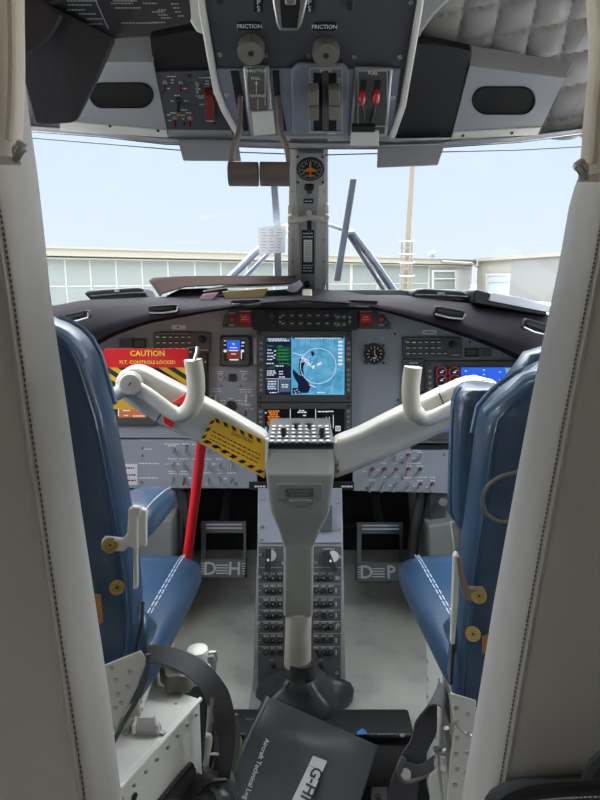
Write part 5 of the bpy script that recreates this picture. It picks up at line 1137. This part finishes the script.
# right side: lap strap with buckle
t = strap('lap_strap', 'black lap strap with a bright buckle hanging from the right seat', [P(449, 712, .84), P(444, 698, .85), P(436, 694, .87), P(430, 704, .90), P(426, 718, .915), P(424, 735, .92), P(415, 752, .92), P(409, 768, .92), P(404, 786, .92), P(402, 815, .92)],
     [Vector((.010, .05, .0)), Vector((.014, .05, .0)), Vector((.020, .046, .004)), Vector((.032, .034, .008)), Vector((.040, .015, .01)), Vector((.043, .0, .01)), Vector((.046, 0, .01)), Vector((.05, 0, .012)), Vector((.052, 0, .005)), Vector((.052, 0, 0))])
m = MB(); m.tube(smooth_path([P(404, 758, .90), P(400.5, 764, .90), P(400, 774, .90), P(403, 780, .90), P(410, 781, .90), P(425, 775, .90), P(436, 768, .90)], 5), .0055, 10, .7); m.build('buckle', 'steel', t)
m = MB(); m.cyl(P(406, 774, .90), P(406, 774, .895), .009, n=14); m.build('buckle_stud', 'brushed', t)
m = MB(); m.ribbon(smooth_path([P(404, 768, .905), P(420, 772, .90), P(434, 762, .90)], 4), [Vector((0, .004, .025))]*9, .003); m.build('keeper', 'strap', t)
t = thing('belt_fitting', 'pale metal belt fitting at the foot of the right seat', 'fitting', P(440, 780, .88))
m = MB(); m.tube(smooth_path([P(446, 728, .87), P(449, 742, .87), P(446, 750, .87), P(438, 752, .87), P(436, 748, .87)], 4), .005, 8); m.build('ring', 'steel', t)
m = MB(); m.loft([[P(u, v, .88) for u, v in ((429, 775), (437, 768), (443, 800), (445, 820), (430, 820))], [P(u, v, .92) for u, v in ((429, 775), (437, 768), (443, 800), (445, 820), (430, 820))]]); m.build('cover_plate', 'white_paint', t, bevel=.003)
m = MB(); m.loft([[P(u, v, .86) for u, v in ((440, 755), (447, 757), (450, 790), (453, 815), (446, 815))], [P(u, v, .90) for u, v in ((440, 755), (447, 757), (450, 790), (453, 815), (446, 815))]]); m.build('bracket', 'white_metal', t, bevel=.002)
for u, v in ((443, 768), (452, 790), (454, 772)):
    m = MB(); m.cyl(P(u, v, .86), P(u, v, .852), .005, n=10); m.build('bolt', 'steel', t)
# small black box near the well
t = thing('small_box', 'small dark box at the bottom edge, right of the log book', 'box', P(380, 800, 1.0))
m = MB(); m.loft([[PZ(u, v, .05) for u, v in ((371, 786), (388, 786), (389, 815), (370, 815))], [PZ(u, v, .05)+Vector((0, 0, -.04)) for u, v in ((371, 786), (388, 786), (389, 815), (370, 815))]]); m.build('body', 'bezel', t, bevel=.003); m = MB(); c = PZ(378, 797, .051); m.cyl(c, c+Vector((0, 0, .003)), .006, n=12); m.build('knob', 'black', t)
# nylon bag, bottom right, on the near side of the bulkhead
t = thing('holdall', 'black nylon bag with a white-stitched zip in the bottom right corner', 'bag', P(560, 800, .44))
BT = [(494, 806), (500, 798), (512, 791), (530, 786.5), (552, 784), (590, 783), (640, 781), (760, 785)]
rings = []
for u, v in [(488, 830)]+BT:
    p = P(u, v, .485); rings.append([Vector((p.x, y, z)) for y, z in ((.51, .15), (.51, p.z-.015), (.49, p.z), (.45, p.z+.002), (.41, p.z-.008), (.385, p.z-.03), (.36, p.z-.09), (.35, .15))])
m = MB(); m.loft(rings); b = m.build('body', 'nylon', t, bevel=.0, sharp=60)
zl = [(500, 806), (511, 798), (527, 791.5), (548, 788), (575, 786), (640, 784)]
for dv, rr, mt, nm in ((0, .0042, 'matt_black', 'piping'), (7, .003, 'black', 'zip')):
    m = MB(); m.tube(smooth_path([P(u, v+dv, .378) for u, v in zl], 6), rr, 8); m.build(nm, mt, t)
m = MB()
for dv in (3.6, 11):
    p = smooth_path([P(u, v+dv, .3755) for u, v in zl], 14)
    for i in range(0, len(p)-1): m.cyl(p[i].lerp(p[i+1], .15), p[i].lerp(p[i+1], .75), .0009, n=5)
m.build('stitching', 'thread', t)
m = MB(); m.tube(smooth_path([P(594, 786, .44), P(599, 774, .44), P(606, 765, .44), P(620, 760, .44), P(645, 770, .44)], 5), .011, 10); m.build('handle', 'nylon', t)

# ================================================================== OVERHEAD
# header panels either side of the console
t = thing('header_panel', 'left overhead header panel with a long oval recess above the windscreen', 'panel', HD.W(120, 132))
def recess(fr, par, u0, v0, u1, v1, h):
    cu, cv = (u0+u1)/2, (v0+v1)/2; r = (v1-v0)/2
    m = fr.mb(); a0 = [fr.L(cu+(u1-cu)*1, cv)]
    pts = []
    for c_, a in ((u1-r, -90), (u0+r, 90)):
        for k in range(13): q = math.radians(a+180*k/12); pts.append((c_+r*math.cos(q), cv+r*math.sin(q)))
    O = [fr.L(*p, h) for p in pts]; c0 = sum(O, Vector((0, 0)))/len(O)
    rr = [[(c0.x+(p.x-c0.x)*s_, c0.y+(p.y-c0.y)*s_, hh) for p in O] for s_, hh in ((1.06, h), (1.02, h+.003), (.99, h+.001), (.95, h-.018), (.6, h-.022))]
    m.loft(rr, True); return m.build('recess', 'matt_black', par, sharp=50)
def holed(fr, m, outl, hole, h0, h1):        # plate with an oval hole: outline and hole must start at matching angles
    n = len(hole); cu = sum(p[0] for p in hole)/n; cv = sum(p[1] for p in hole)/n; k = len(outl)
    def hit(a):
        d = Vector((math.cos(a), math.sin(a))); best = None
        for i in range(k):
            p, q = Vector(outl[i]), Vector(outl[(i+1) % k]); e = q-p; den = d.x*e.y-d.y*e.x
            if abs(den) < 1e-9: continue
            w_ = p-Vector((cu, cv)); s_ = (w_.x*e.y-w_.y*e.x)/den; r_ = (w_.x*d.y-w_.y*d.x)/den
            if s_ > 0 and -1e-6 <= r_ <= 1+1e-6 and (best is None or s_ < best): best = s_
        return Vector((cu, cv))+d*best
    angs = [math.atan2(p[1]-cv, p[0]-cu) for p in hole]
    cor = [math.atan2(p[1]-cv, p[0]-cu) for p in outl]
    al = sorted([(a, 0, i) for i, a in enumerate(angs)]+[(a, 1, i) for i, a in enumerate(cor)])
    out, inn = [], []
    def hh(a):
        d = Vector((math.cos(a), math.sin(a))); best = 1e9
        for i in range(n):
            p, q = Vector(hole[i]), Vector(hole[(i+1) % n]); e = q-p; den = d.x*e.y-d.y*e.x
            if abs(den) < 1e-9: continue
            w_ = p-Vector((cu, cv)); s_ = (w_.x*e.y-w_.y*e.x)/den; r_ = (w_.x*d.y-w_.y*d.x)/den
            if s_ > 0 and -1e-6 <= r_ <= 1+1e-6: best = min(best, s_)
        return Vector((cu, cv))+d*best
    for a, kind, i in al:
        out.append(Vector(outl[i]) if kind else hit(a)); inn.append(Vector(hole[i]) if not kind else hh(a))
    O1 = [(*fr.L(p.x, p.y, h1), h1) for p in out]; I1 = [(*fr.L(p.x, p.y, h1), h1) for p in inn]
    O0 = [(p[0], p[1], h0) for p in O1]; I0 = [(p[0], p[1], h0) for p in I1]
    g = [[m.v(p) for p in q] for q in (O0, O1, I1, I0)]
    for a, b in zip(g, g[1:]+g[:1]):
        for i in range(len(a)): j = (i+1) % len(a); m.f((a[i], a[j], b[j], b[i]))
def oval(u0, v0, u1, v1):
    r = (v1-v0)/2; cv = (v0+v1)/2; return [(c_+r*math.cos(math.radians(a+180*k/12)), cv+r*math.sin(math.radians(a+180*k/12))) for c_, a in ((u1-r, -90), (u0+r, 90)) for k in range(13)]
def hpanel(t, outl, ov, strip, up, scr):
    m = HD.mb(); holed(HD, m, outl, oval(*ov), -.012, .002); m.build('plate', 'header_grey', t)
    recess(HD, t, *ov, .002)
    # bent-back upper part
    a, b = [HD.W(u, v, .002) for u, v in up[:2]]; c, d = [HD.W(u, v, -.03) for u, v in up[2:]]
    m = MB(); m.loft([[a, b, c, d], [p+Vector((0, 0, .006)) for p in (a, b, c, d)]]); m.build('upper_return', 'header_grey', t)
    m = HD.mb(); HD.poly(m, strip, .0, .005); m.build('lower_strip', 'white_paint', t, bevel=.001)
    for u, v in scr: screw(HD, u, v, t, 1.5, .005, 'black')
hpanel(t, [(60, 129), (168, 135), (153, 62), (60, 62)], (91, 83, 152, 107), [(60, 130), (168, 138), (166.5, 130.5), (60, 121)], ((60, 62), (154, 62), (150, 40), (60, 44)), ((110, 126.5), (158, 131)))
t = thing('header_panel', 'right overhead header panel with a long oval recess above the windscreen', 'panel', HD.W(500, 134))
hpanel(t, [(452, 136), (539, 132), (565, 78), (470, 66)], (473.5, 87, 534, 113.5), [(450.5, 140), (538, 135), (541, 127.5), (454, 132.5)], ((470, 66), (566, 78), (572, 66), (472, 49)), ((463, 136), (512, 133.5)))
# black panels next to the console
t = thing('blank_panel', 'plain black overhead panel left of the overhead console, above the switches', 'panel', HD.W(184, 72))
m = HD.mb(); HD.poly(m, [(154, 73.5), (222, 73.5), (215, 26), (150, 38)], -.05, -.006); m.build('face', 'matt_black', t, bevel=.002)
t = thing('blank_panel', 'plain black overhead panel right of the overhead console', 'panel', HD.W(430, 140))
m = HD.mb(); HD.poly(m, [(380, 139), (451, 138), (471, 51), (440, 45), (400, 42)], -.02, -.001); m.build('face', 'black', t, bevel=.002); screw(HD, 438, 136, t, 1.5, -.001, 'black')
t = thing('switch_panel', 'overhead switch panel with red switches and a red guard, left of the throttle levers', 'switch panel', HD.W(200, 132))
m = HD.mb(); HD.poly(m, [(168, 130), (246, 131), (226, 70), (153.5, 72.5)], -.03, .0); m.build('face', 'console_black', t, bevel=.001)
m = HD.mb(); HD.poly(m, [(172, 140), (256, 140), (250, 131), (168, 130)], -.03, .001); m.build('lower_edge', 'header_grey', t, bevel=.001)
for u, v in ((165, 83.5), (181, 83.5), (175, 119), (190, 119.5)): toggle(HD, u, v, t, 3.6, 0, 'dark_red', (0, -.6), 1.8)
for u, v in ((197.3, 84.5), (214.5, 86)): toggle(HD, u, v, t, 3.6, 0, 'steel', (0, -.6), 1.8)
m = HD.mb(); HD.disc(m, 178.5, 101, 3, 0, .004); c = HD.L(178.5, 101); k = HD.px(178, 101); m.cyl((c.x, c.y, .002), (c.x-.3*k, c.y-6*k, .018), 1.5*k, 2.2*k, 10); m.mi = 1; m.ell((c.x-.3*k, c.y-7*k, .02), (2.2*k,)*3, 10, 6); m.build('toggle_switch', ['black', 'brass'], t)
m = HD.mb(); HD.rect(m, 204, 92, 213.5, 97, 0, .014); HD.poly(m, [(206, 121), (214, 121), (215, 103), (212, 95), (205.5, 95)], .006, .02); m.mi = 1; HD.rect(m, 206, 120.5, 214, 121.8, .002, .018); m.build('switch_guard', ['dark_red', 'white_mark'], t, bevel=.001)
for u, v in ((189.5, 76.5), (163, 93), (184, 124.5), (214, 124)): screw(HD, u, v, t, 1.8, 0, 'black')
m = HD.mb()
for u, v, ww in ((171.5, 76.5, 9), (205, 77.8, 13), (172.5, 80, 3), (172.5, 83, 3), (168, 88.5, 5), (184, 88.5, 5), (198, 89, 5), (207, 81, 3), (207, 84, 4), (207, 87, 4), (177, 95.5, 5), (172, 101, 3), (186, 101, 4), (199.5, 96, 8), (201, 98, 5), (202, 104.5, 5), (184, 110, 8), (173, 113, 6), (189, 113, 6), (183, 115.5, 3), (183.5, 119, 3), (168.5, 115, 3), (170, 120.5, 3)): HD.marks(m, u, v, ww, .0006, .9)
m.build('lettering', 'white_mark', t)
# trim along the top of the windscreen
TT = [(-40, 126), (33, 129), (100, 134), (165, 141.5), (240, 144), (300, 146), (392, 146), (445, 144.5), (520, 139.5), (585, 131), (660, 126)]
m = MB(); m.loft([[P(u, v+2.5, 1.395), P(u, v-3, 1.385), P(u, v-5, 1.42), P(u, v+3.5, 1.425)] for u, v in TT]); o = struct(m.build('trim_4', 'brushed', bevel=.002))
m = MB(); m.loft([[P(u, v+3.4, 1.40), P(u, v+1, 1.392), P(u, v+2.5, 1.42)] for u, v in TT]); m.build('rubber_strip', 'brown_folder', o)
for i, pts in enumerate(([(-40, 134), (32, 138), (100, 143.5), (178, 150), (288, 154)], [(320, 155), (440, 152), (520, 150), (585, 146.5), (660, 142)])):
    m = MB(); m.tube([P(u, v, 1.43) for u, v in pts], .0013, 6); m.build('frame_reflection', 'bezel', o)  # thin dark line drawn for the frame's reflection in the glass
for u0, pts, lab in ((0, [(178, 141), (238, 142), (241, 161), (183, 160.5)], 'small grey sun visor folded under the header, left of the throttle levers'), (1, [(378, 146), (445, 144.5), (438, 165), (377, 167.5)], 'small grey sun visor folded under the header, right of the post')):
    t = thing('sun_visor', lab, 'visor', P(pts[0][0]+30, 165, 1.37)); m = MB(); q = [P(u, v, 1.375) for u, v in pts]; m.loft([q, [p+Vector((0, .006, 0)) for p in q]]); m.build('flap', 'header_grey', t, bevel=.002)
    m = MB(); m.cyl(q[0]+Vector((0, .004, .002)), q[1]+Vector((0, .004, .002)), .004, n=8); m.build('hinge', 'steel', t)
# quilted lining (right) and left lining
def quilt(us, vs, fy, nm, amp, sk):
    rows = []
    for v in vs:
        row = []
        for u in us:
            a = (u*.028+v*.006)*math.pi*sk; b = (v*.031+u*.006)*math.pi*sk
            h = amp*(abs(math.sin(a))*abs(math.sin(b)))**.33
            p = P(u, v, fy(v)); row.append(p + HD.n*h)
        rows.append(row)
    m = MB(); m.grid(rows); return m.build(nm, 'quilt_grey', sharp=80)
mat('quilt_grey', (158, 157, 154), .5, noise=.04, bump=.2, bscale=500)
fy = lambda v: 1.45 - (142-v)/142*.25
o = quilt([372+i*2 for i in range(150)], [-110+i*2 for i in range(123)], fy, 'ceiling_lining', .018, 1.0); tag(o, 'grey quilted leather lining on the ceiling at the upper right', 'lining')
ql = o; o['kind'] = 'structure'; del o['label'], o['category']; o.name = 'trim_5'
m = MB()
fyl = lambda v: 1.45 - (142-v)/142*.25
m.grid([[P(u, v0+(lerp(TT, u)-1-v0)*f, fyl(v0+(lerp(TT, u)-1-v0)*f)) for u in range(-60, 480, 20)] for f in (0, .25, .5, .75, 1) for v0 in (-110,)]); o = struct(m.build('trim_6', 'trim_grey'))
# stitch rows of the quilting
m = MB(); 
for (u0, v0), (u1, v1) in (((572, 72), (541, 128)), ((590, 86), (562, 131)), ((548, 72), (600, 90)), ((455, 62), (572, 76)), ((592, 20), (566, 66))):
    for i in range(26):
        a = P(u0+(u1-u0)*(i+.15)/26, v0+(v1-v0)*(i+.15)/26, fy(v0+(v1-v0)*(i+.15)/26)-.022); b = P(u0+(u1-u0)*(i+.75)/26, v0+(v1-v0)*(i+.75)/26, fy(v0+(v1-v0)*(i+.75)/26)-.022); m.cyl(a, b, .0008, n=5)
m.build('seam_stitching', 'dim_mark', ql)
# placard and dark curtain, upper left
PLF = Fr(P(130, 30, 1.02), X, P(130, 0, .97)-P(130, 30, 1.02))
t = thing('checklist_placard', 'black placard of white checklist text on the ceiling at the upper left', 'placard', PLF.W(130, 30))
m = PLF.mb(); PLF.poly(m, [(20, 20), (112, 40), (190, 24), (191, 18), (184, -60), (20, -60)], -.004, 0); m.build('plate', 'black', t, bevel=.0015)
m = PLF.mb()
for i in range(8):
    PLF.poly(m, [(108+i*-3.6, 29-i*8), (108.8+i*-3.6, 29-i*8), (105-i*3.6, 21-i*8), (104.2-i*3.6, 21-i*8)], 0, .0006)
for v, u, ww in ((-2, 150, 40), (1, 125, 24), (3.5, 122, 22), (3.5, 150, 14), (8, 128, 26), (12, 158, 12), (10, 162, 8), (15, 163, 9), (18, 166, 10), (23, 140, 38), (22.5, 158, 14), (-5, 85, 40), (1, 82, 30), (5, 80, 24), (10, 76, 18), (14, 88, 18), (19, 95, 16), (24, 96, 14), (8, 176, 6), (12, 178, 6), (16, 181, 6), (4, 175, 8)): PLF.marks(m, u, v, ww, .0006, 1.1)
m.build('lettering', 'dim_mark', t)
t = thing('dark_curtain', 'dark folded sun curtain hanging at the upper left behind the pillar', 'curtain', P(75, 123, 1.05))
ol = [(12, -30), (60, 11), (112, 36), (114, 41), (98, 78), (76, 121), (70, 123), (41, 125), (34, 124), (20, 60), (10, 0)]
m = MB(); near = [P(u, v, .98 if v < 20 else 1.03) for u, v in ol]; m.loft([near, [p+Vector((0, .012, .004)) for p in near]]); m.build('cloth', 'curtain_black', t, bevel=.004) if 0 else None
mat('curtain_black', (44, 42, 50), .6, noise=.15, scale=14, bump=.5, bscale=60); m.build('cloth', 'curtain_black', t, bevel=.004)
m = MB(); near = [P(u, v, .965) for u, v in [(8, -20), (40, -6), (62, 14), (50, 36), (30, 50), (18, 58)]]; m.loft([near, [p+Vector((0, .010, 0)) for p in near]]); m.build('fold', 'curtain_black', t, bevel=.003)
# ---- overhead console
t = thing('overhead_console', 'dark overhead console with friction knobs, throttle, propeller and fuel quadrants', 'console', OV.W(310, 138))
m = OV.mb(); OV.poly(m, [(232, 136), (397, 136), (402, 110), (418, 0), (426, -70), (196, -70), (206, 10), (221, 95)], -.09, 0); m.build('body', 'console_black', t, bevel=.003)
m = OV.mb(); OV.poly(m, [(236, 136.5), (392, 136.5), (401, 69), (215, 69), (222, 96)], 0, .004); m.build('quadrant_plate', 'quadrant_blue', t, bevel=.002)
for pts in ([(196, -70), (188, -70), (199, 15), (213, 92), (221, 112), (236, 138), (241, 138), (226, 108), (219, 90), (205.5, 12)], [(426, -70), (433, -70), (423, 10), (406, 108), (395, 139), (389, 139), (400, 106), (417, 8)]):
    m = OV.mb(); OV.poly(m, pts, -.09, .010); m.build('side_rim', 'white_metal', t, bevel=.003)
m = OV.mb(); OV.poly(m, [(186, -70), (184, 0), (187, 18), (196, 33), (206, 37), (200, 0), (194, -70)], -.10, -.004); m.build('fairing', 'white_paint', t, bevel=.012, seg=3)
m = OV.mb(); OV.poly(m, [(425, -70), (480, -70), (452, 0), (436, 15), (412, 48), (418, 10)], -.05, -.004); m.build('fairing', 'trim_grey', t, bevel=.008, seg=3)
m = OV.mb(); OV.poly(m, [(236, 139), (392, 139), (392, 135.5), (236, 135.5)], -.05, .006); m.build('front_lip', 'trim_grey', t, bevel=.001)
for u, v in ((220, 55), (265.5, 55.5), (309, 56), (354.5, 57), (400, 57.5), (411, 3), (393, 98), (226.5, 95), (386, 121)): screw(OV, u, v, t, 2.2, .0 if v < 68 else .004)
for u, v, a in ((249.5, 26.5, 0), (324.5, 27, 0)):
    m = OV.mb(); OV.rrect(m, u-12.5, v-4, u+12.5, v+4, 3.5, 0, .002); o = m.build('name_plate', 'matt_black', t); m = OV.mb(); OV.text(m, 'FRICTION', u, v, 4, .0026); m.build('lettering', 'white_mark', o)
for u, v in ((251, 54), (326, 56)):
    m = OV.mb(); n = 60; c = OV.L(u, v, .019); k = OV.px(u, v, .019)
    def kr(r, j): return r*k*(1+.035*(j % 2))
    m.loft([[(c.x+kr(r, j)*math.cos(2*math.pi*j/n), c.y+kr(r, j)*math.sin(2*math.pi*j/n), h) for j in range(n)] for r, h in ((13.2, .0), (13.2, .016), (12.4, .019))]); m.mi = 1; OV.disc(m, u, v, 12.3, .019, .0195, 12.2, 30); m.mi = 2; OV.disc(m, u, v, 3, .0195, .0200, None, 14)
    m.build('friction_knob', ['knob_grey', 'knob_grey', 'black'], t)
# flap lever slot
m = OV.mb(); OV.poly(m, [(272, -40), (308, -40), (308, 0), (302, 25), (298, 32), (279, 32), (276, 25), (272, 0)], 0, .014); m.build('flap_bezel', 'steel', t, bevel=.004, seg=3)
m = OV.mb(); OV.poly(m, [(281, -40), (300, -40), (300, 5), (297, 28), (282, 28), (280, 5)], .014, .0155); m.build('flap_slot', 'matt_black', t)
m = OV.mb(); OV.poly(m, [(284, -40), (297, -40), (296, 6), (285, 6)], .0155, .03); m.build('flap_lever', 'steel', t, bevel=.003)
for u in (258.5, 309.5):
    m = OV.mb(); OV.rect(m, u-4.5, -40, u+4.5, 12, 0, .003); o = m.build('name_plate', 'matt_black', t, bevel=.0005); m = OV.mb()
    for s, v in (('F', -27), ('L', -19), ('A', -11), ('P', -3 + 5.5), ('S', 9)): OV.text(m, s, u, v if s != 'A' else -5, 5.2, .0036)
    m.build('lettering', 'white_mark', o)
m = OV.mb(); OV.poly(m, [(347, -8), (356, -8), (354, 10), (348, 12), (345, 6)], 0, .012); m.build('toggle_guard', 'black', t, bevel=.002)
m = OV.mb(); OV.poly(m, [(217, -8), (224, -8), (224, 4), (218, 6), (215, 0)], 0, .012); m.build('toggle_guard', 'black', t, bevel=.002)
# throttle placard and slots
m = OV.mb(); OV.poly(m, [(243, 67), (269, 67), (272, 109), (276, 135), (251, 137), (247, 110)], .004, .012); m.build('throttle_bezel', 'brushed', t, bevel=.003)
m = OV.mb(); OV.poly(m, [(246, 68.5), (265, 68.5), (268, 110), (250, 111)], .012, .014); tp = m.build('throttle_placard', 'throttle_olive', t) if 0 else None
mat('throttle_olive', (92, 90, 80), .5); tp = m.build('throttle_placard', 'throttle_olive', t, bevel=.0005)
m = OV.mb(); OV.text(m, 'THROTTLE', 255, 71, 3, .0146); OV.text(m, 'PULL', 255.8, 78.5, 3, .0146); OV.text(m, 'REVERSE', 257.5, 96, 2.8, .0146); OV.rect(m, 256, 82, 256.7, 94, .014, .0145); OV.rect(m, 257.5, 99, 258.1, 110, .014, .0145); OV.poly(m, [(255, 84), (257.8, 84), (256.4, 80.8)], .014, .0145)
for u0 in (246.6, 264.8): OV.rect(m, u0, 69, u0+.6, 106, .014, .0145)
m.build('lettering', 'white_mark', tp)
m = OV.mb(); OV.poly(m, [(252, 112), (273, 111), (275.5, 134), (254, 136)], .012, .0145); m.build('lower_plate', 'white_metal', t, bevel=.001)
m = OV.mb(); OV.poly(m, [(230.5, 71.5), (238.5, 71.5), (244, 100), (248.5, 131), (243.5, 131), (236.5, 106)], .004, .006); m.build('throttle_slot', 'matt_black', t)
m = OV.mb(); OV.poly(m, [(272.5, 71), (279, 71), (280.5, 100), (286.5, 131), (281.5, 132), (275, 105)], .004, .006); m.build('throttle_slot', 'matt_black', t)
# propeller quadrant
m = OV.mb(); OV.poly(m, [(292, 135.5), (349, 135.5), (349, 71), (343, 64.5), (297, 64.5), (291, 71)], .002, .011); m.build('propeller_plate', 'quadrant_blue', t, bevel=.004, seg=3)
m = OV.mb(); OV.ring(m, 309, 67.5, 343, 133, 310.5, 69, 341.5, 131.5, .011, .0135); m.build('propeller_outline', 'dim_mark', t)
for u0, u1 in ((313.5, 322.5), (328.5, 336.5)):
    m = OV.mb(); OV.rect(m, u0, 73, u1, 131, .011, .012); m.build('propeller_slot', 'matt_black', t)
m = OV.mb(); OV.rect(m, 322.5, 72, 328.5, 132, .011, .017); m.build('propeller_divider', 'bezel', t, bevel=.001)
m = OV.mb(); OV.text(m, 'PROP', 326, 71.3, 3.4, .0145)
for i in range(6): OV.marks(m, 312, 79+i*3, 3, .0125, .8); OV.marks(m, 339.5, 79+i*3, 3, .0125, .8)
OV.marks(m, 332, 133.5, 8, .0145, 1.3); m.build('lettering', 'white_mark', t)
for u0, u1, sl_ in ((308, 319, 0), (328.8, 340.5, 1)):
    l = thing('propeller_lever', ('left' if not sl_ else 'right')+' grey propeller lever knob in the overhead quadrant', 'lever', OV.W((u0+u1)/2, 110, .02))
    m = OV.mb(); c = OV.L((u0+u1)/2, 112, .05); k = OV.px(320, 112)
    for a, b in ((91, 106), (107, 121)): OV.rrect(m, u0, a, u1, b, 2, .03, .052)
    m.build('grip', 'knob_grey', l, bevel=.003, seg=3)
    m = OV.mb(); m.box((c.x+(.0 if sl_ else .0), c.y+2*k, .02), (4*k, 16*k, .04)); m.build('arm', 'black', l)
# fuel quadrant
m = OV.mb(); OV.poly(m, [(350, 137), (387, 137), (393, 69), (355, 68)], .002, .010); m.build('fuel_plate', 'brushed', t, bevel=.003)
m = OV.mb(); OV.poly(m, [(352.5, 134), (384.5, 134), (390, 71), (357, 70.5)], .010, .0115); m.build('fuel_face', 'bezel', t, bevel=.001)
m = OV.mb(); OV.ring(m, 357.5, 70.5, 388, 127, 358.5, 71.5, 386.8, 126, .0115, .0125); m.build('fuel_outline', 'dim_mark', t)
m = OV.mb(); OV.text(m, 'FUEL', 373, 73.4, 3.4, .0125); m.build('lettering', 'white_mark', t)
m = OV.mb(); c0, c1 = OV.L(351.5, 123), OV.L(374.5, 123); m.cyl((c0.x, c0.y, .012), (c1.x, c1.y, .012), .009, n=14); m.build('lever_shaft', 'black', t)
m = OV.mb(); OV.poly(m, [(350, 146), (379, 146), (379, 131), (351, 131)], .006, .014); m.build('fuel_stop_plate', 'white_metal', t, bevel=.002)
for u, vt, bu, nm in ((362, 100, 364, 'left red-knobbed fuel lever in the overhead quadrant'), (376, 99, 371, 'right red-knobbed fuel lever in the overhead quadrant')):
    l = thing('fuel_lever', nm, 'lever', OV.W(u, 124, .012))
    c = OV.L(u, vt, .045); k = OV.px(u, vt, .045); m = OV.mb(); m.ell((c.x, c.y, .040), (4.4*k, 8.4*k, .010), 18, 12); m.build('knob', 'red_knob', l)
    d = OV.L(bu, 122, .016); m = OV.mb(); m.tube([(d.x, d.y, .014), ((c.x+d.x)/2+.002, (c.y*.4+d.y*.6), .024), (c.x, c.y-5*k, .036)], .0045, 8, .6); m.build('arm', 'black', l)
    m = OV.mb(); q0, q1 = OV.L(u, 76), OV.L(u+1, 92); m.box(((q0.x+q1.x)/2, (q0.y+q1.y)/2, .012), (6*k, abs(q0.y-q1.y), .002)); m.build('lever_slot', 'matt_black', t)
# throttle levers hanging in front of the windscreen
for (u0, u1), rod, lab in (((228.5, 258.5), [(240.5, 98, 1.20), (240, 115, 1.17), (238.5, 133, 1.14), (233, 150, 1.12), (231, 165, 1.11), (231.5, 172, 1.11)], 'left throttle lever with a ribbed brown grip hanging below the console'),
                           ((260, 290.5), [(277.5, 98, 1.20), (279.5, 116, 1.17), (281.5, 133, 1.14), (287, 150, 1.12), (289, 165, 1.11), (287.5, 172, 1.11)], 'right throttle lever with a ribbed brown grip beside the centre post')):
    l = thing('throttle_lever', lab, 'lever', P((u0+u1)/2, 174, 1.11)); a, b = P(u0, 174, 1.11), P(u1, 174.3, 1.11)
    n = 44; m = MB(); rr = []
    for f, r in ((0, .0185), (.02, .0200), (.98, .0200), (1, .0185)):
        c = a.lerp(b, f); rr.append([Vector((c.x, c.y+r*(1+.02*(j % 2))*math.cos(2*math.pi*j/n), c.z+r*(1+.02*(j % 2))*math.sin(2*math.pi*j/n))) for j in range(n)])
    m.loft(rr); m.build('grip', 'grip_brown', l)
    m = MB(); m.tube(smooth_path([P(*q) for q in rod], 5), .0062, 10, .8); m.build('lever_arm', 'lever_bronze', l)
